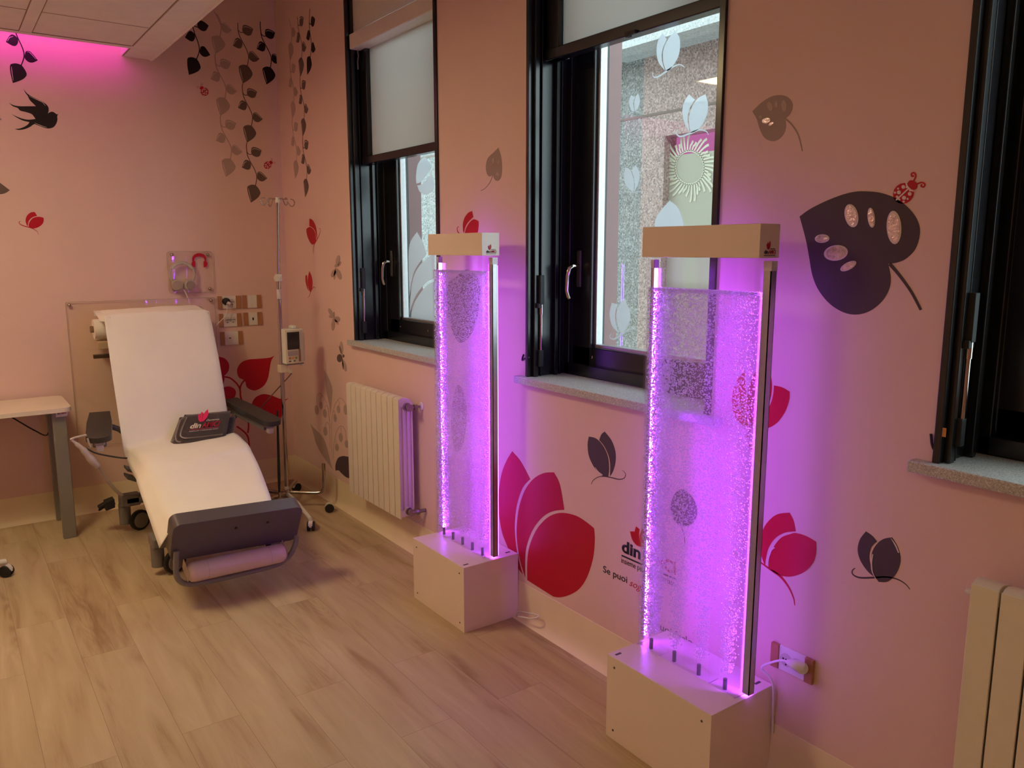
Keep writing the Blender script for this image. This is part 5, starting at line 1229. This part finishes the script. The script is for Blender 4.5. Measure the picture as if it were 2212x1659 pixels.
path = [bp_(.02, .80, .004), bp_(.03, .5, .006), bp_(.05, .25, .010), bp_(.12, .09, .013), bp_(.30, .065, .014), bp_(.6, .07, .014), bp_(.97, .085, .012)]
sp_ = spline([tuple(p) for p in path], False, 13)
for i in range(0, len(sp_)-1):
    p = Vector(sp_[i]); q = Vector(sp_[i+1]); d = (q-p).normalized(); s = d.cross(Nbl).normalized(); m_ = (p+q)/2
    stc.obox(m_, (d*.5+s), Nbl.cross(d*.5+s), Nbl, .009, .0014, .0016)
stc.build('stitching', sm_, bl); bl.children[-1]['kind'] = 'stuff'
lo_ = bp_(.26, .46, .0235); logo(lo_, Ub, Vbl, wb*.54, bl, dark=textw, red=textr, shear=.15, red2=textp)

# ------------------------------------------------------------------ drip stand with pump
hub = onZ(620, 1066, .10); ix, iy = hub.x, hub.y
iv = thing('drip_stand', 'chrome drip stand on castors between the chair and the wall', 'stand', (ix, iy, 0))
ztop = PY(600, 434, iy).z; zk = PY(604, 600, iy).z
ptop = PY(600, 434, iy); dx = ptop.x-ix
mb = MB(); mb.cyl((ix, iy, .09), (ix+dx*.35, iy, zk), .0125, 20); mb.build('lower_pole', chrome, iv, smooth=50)
mb = MB(); mb.cyl((ix+dx*.35, iy, zk-.02), (ix+dx, iy, ztop), .009, 18); mb.build('upper_pole', chrome, iv, smooth=50)
kx = ix+dx*.35
mb = MB(); mb.box(kx-.016, iy-.018, zk-.022, kx+.018, iy+.018, zk+.022); k_ = mb.build('clamp', plast_m, iv, bevel=.004)
mb = MB(); mb.lathe((kx-.012, iy-.016, zk), (-.45, -1, 0), [(0, .008), (.012, .008), (.012, .019), (.028, .019), (.030, .0)], 20); mb.build('clamp_knob', mat('cream_knob', (.62, .55, .42), .4), k_, smooth=45)
mb = MB(); mb.lathe((ix+dx, iy, ztop-.01), (0, 0, 1), [(0, .014), (.03, .014), (.032, .008)], 16); mb.build('top_cap', plast_m, iv, smooth=45)
for a in (20, 110, 200, 290):
    ca, sa = math.cos(math.radians(a-10)), math.sin(math.radians(a-10)); X = ix+dx
    pts = [(X+ca*r, iy+sa*r, ztop+z) for r, z in ((.0, .012), (.04, .012), (.058, .010), (.072, -.012), (.088, -.028), (.104, -.024), (.112, -.006), (.104, .010), (.085, .014))]
    mb = MB(); mb.tube(spline(pts, False, 5), .0032, 8); mb.build('hook', chrome, iv, smooth=60)
zl1 = PY(608, 640, iy).z
for z0_, z1_, m_ in ((PY(608, 645, iy).z, PY(608, 625, iy).z, plast_m), (PY(619, 1062, iy).z, PY(619, 1050, iy).z, plast_m)):
    mb = MB(); mb.lathe((ix+dx*.35*min(1, (z0_-.09)/(zk-.09)), iy, z0_), (0, 0, 1), [(0, .0131), (z1_-z0_, .0131)], 20); mb.build('label_sticker', mat('label_white', (.62, .55, .52), .5), iv, smooth=50)
mb = MB(); mb.lathe((ix, iy, .055), (0, 0, 1), [(0, .022), (.07, .022), (.075, .016)], 20); mb.build('hub', chrome, iv, smooth=45)
def leg(x, y): return Vector((x, y, 0))
feet = [onZ(712, 1106, 0), onZ(672, 1146, 0), Vector((-.66, -.80, 0)), Vector((-.52, -.32, 0)), Vector((-.12, -.33, 0))]
for i, f in enumerate(feet):
    if i == 0: continue
    mb = MB(); d = Vector((f.x-ix, f.y-iy, 0)); mb.tube([(ix, iy, .10), (ix+d.x*.5, iy+d.y*.5, .098), (f.x, f.y, .070)], [.013, .012, .012], 14); mb.build('leg', plast_m if i == 1 else chrome, iv, smooth=50)
for i, f in enumerate(feet): castor(iv, f.x, f.y, .028, .024, .078, (1.2, -.5, .2, .8, 2)[i], plast_m)
e1 = onZ(690, 1067, .105); e2 = onZ(700, 1062, .115)
up = Vector((-.108, -.795, .0)); upz = PY(707, 1000, up.y).z
mb = MB(); mb.tube(spline([(ix, iy, .11), (ix+(up.x-ix)*.5, iy+(up.y-iy)*.5, .105), (up.x-.035, up.y+.02, .105), (up.x-.010, up.y+.006, .118), (up.x, up.y, .145), (up.x, up.y, .20), (up.x, up.y, upz)], False, 5), .0105, 14); mb.build('push_bar', chrome, iv, smooth=60)
mb = MB(); mb.tube([(ix, iy, .11), tuple(onZ(590, 1077, .11)), tuple(onZ(560, 1086, .11))], .0095, 12); mb.build('push_bar', chrome, iv, smooth=60)
r0 = onZ(604, 1075, .11); r1 = PY(600, 925, r0.y); mb = MB(); mb.tube([r0+Vector((0, 0, .03)), r0.lerp(r1, .3), r1, r1+(r1-r0)*.25], [.006, .009, .007, .006], 10); mb.build('dark_rod', blackm2, iv, smooth=60)
mb = MB(); mb.cyl(r0, r0+Vector((0, 0, .035)), .008, 12); mb.build('rod_ferrule', chrome, iv, smooth=60)
# pump
yp = iy-.06
a = PY(613, 712, yp); b = PY(652, 712, yp); c = PY(620, 787, yp); w_ = (b.x-a.x)*1.02; h_ = a.z-c.z
pz0, pz1 = c.z, a.z; pcx = (a.x+b.x)/2+.004
pm = thing('infusion_pump', 'white infusion pump with a dark screen clamped to the drip stand', 'pump', (pcx, yp, (pz0+pz1)/2))
Up = Vector((math.cos(-.0), math.sin(.0), 0)); ang = .12; Up = Vector((math.cos(ang), math.sin(ang), 0)); Np = Vector((Up.y, -Up.x, 0)); Zp = Vector((0, 0, 1))
def pp(u, v, n): return Vector((pcx, yp, (pz0+pz1)/2))+Up*(u*w_)+Zp*(v*h_)+Np*n
body_m = mat('pump_white', (.72, .74, .66), .35); cream_m = mat('pump_cream', (.70, .60, .42), .4)
mb = MB(); mb.obox(pp(.04, 0, -.045), Up, Zp, Np, w_*1.02, h_, .085); mb.build('housing', body_m, pm, bevel=.006, seg=3)
mb = MB(); mb.obox(pp(-.07, .0, .002), Up, Zp, Np, w_*.86, h_*.985, .010); fp = mb.build('front_panel', cream_m, pm, bevel=.003)
mb = MB(); mb.obox(pp(-.07, .17, .0082), Up, Zp, Np, w_*.70, h_*.50, .003); mb.build('screen', screen_m, pm, bevel=.001)
mb = MB(); mb.obox(pp(-.13, -.19, .0080), Up, Zp, Np, w_*.56, h_*.14, .002); mb.build('keypad', mat('keypad_grey', (.38, .30, .27), .5), pm)
for u, cc in ((-.31, (.40, .18, .07)), (-.13, (.55, .25, .06)), (.05, (.22, .25, .06))):
    mb = MB(); mb.obox(pp(u, -.325, .0085), Up, Zp, Np, w_*.12, h_*.065, .003); mb.build('button', mat('button_%d' % int(cc[0]*100), cc, .5), pm, bevel=.0008)
mb = MB(); mb.obox(pp(-.31, -.415, .0078), Up, Zp, Np, w_*.12, h_*.035, .002); mb.obox(pp(-.05, -.41, .0078), Up, Zp, Np, w_*.10, h_*.04, .002); mb.build('key_symbol', grey_dk, pm)
mb = MB(); mb.obox(pp(.26, -.26, .0076), Up, Zp, Np, w_*.12, h_*.36, .003); mb.build('side_panel', mat('brown_panel', (.26, .13, .09), .5), pm)
mb = MB(); mb.obox(pp(.50, -.08, -.040), Up, Zp, Np, w_*.10, h_*.66, .006); mb.build('green_stripe', mat('green_trim', (.03, .20, .12), .5), pm)
mb = MB(); mb.obox(pp(.60, -.04, -.055), Up, Zp, Np, w_*.24, h_*.84, .07); mb.obox(pp(.58, .44, -.05), Up, Zp, Np, w_*.16, h_*.09, .05); mb.obox(pp(.56, -.54, -.05), Up, Zp, Np, w_*.16, h_*.13, .03); mb.build('pump_door', body_m, pm, bevel=.006)
mb = MB(); mb.obox(pp(.12, .545, -.04), Up, Zp, Np, w_*.26, h_*.10, .05); mb.build('carry_handle', body_m, pm, bevel=.006)
mb = MB(); mb.obox(pp(.02, -.515, -.03), Up, Zp, Np, w_*1.0, h_*.03, .06); mb.build('base_edge', grey_pl, pm)
cz = PY(620, 795, iy).z; cxp = ix+dx*.35*min(1, (cz-.09)/(zk-.09))
mb = MB(); mb.box(cxp-.022, iy-.03, cz-.024, cxp+.026, iy+.022, cz+.024); mb.obox((cxp+.04, iy-.02, cz-.018), (1, 0, -.6), (0, 1, 0), (0, 0, 1), .035, .03, .03); mb.build('pole_clamp', cream_m, pm, bevel=.004)
mb = MB(); mb.tube(spline([tuple(PY(630, 806, yp+.02)), tuple(PY(620, 818, yp+.04)), tuple(PY(597, 843, yp+.12)), tuple(PY(575, 868, yp+.15)), tuple(PY(556, 890, yp+.2))], False, 5), .0032, 8); mb.build('power_lead', mat('brown_lead', (.10, .05, .04), .5), pm, smooth=60)
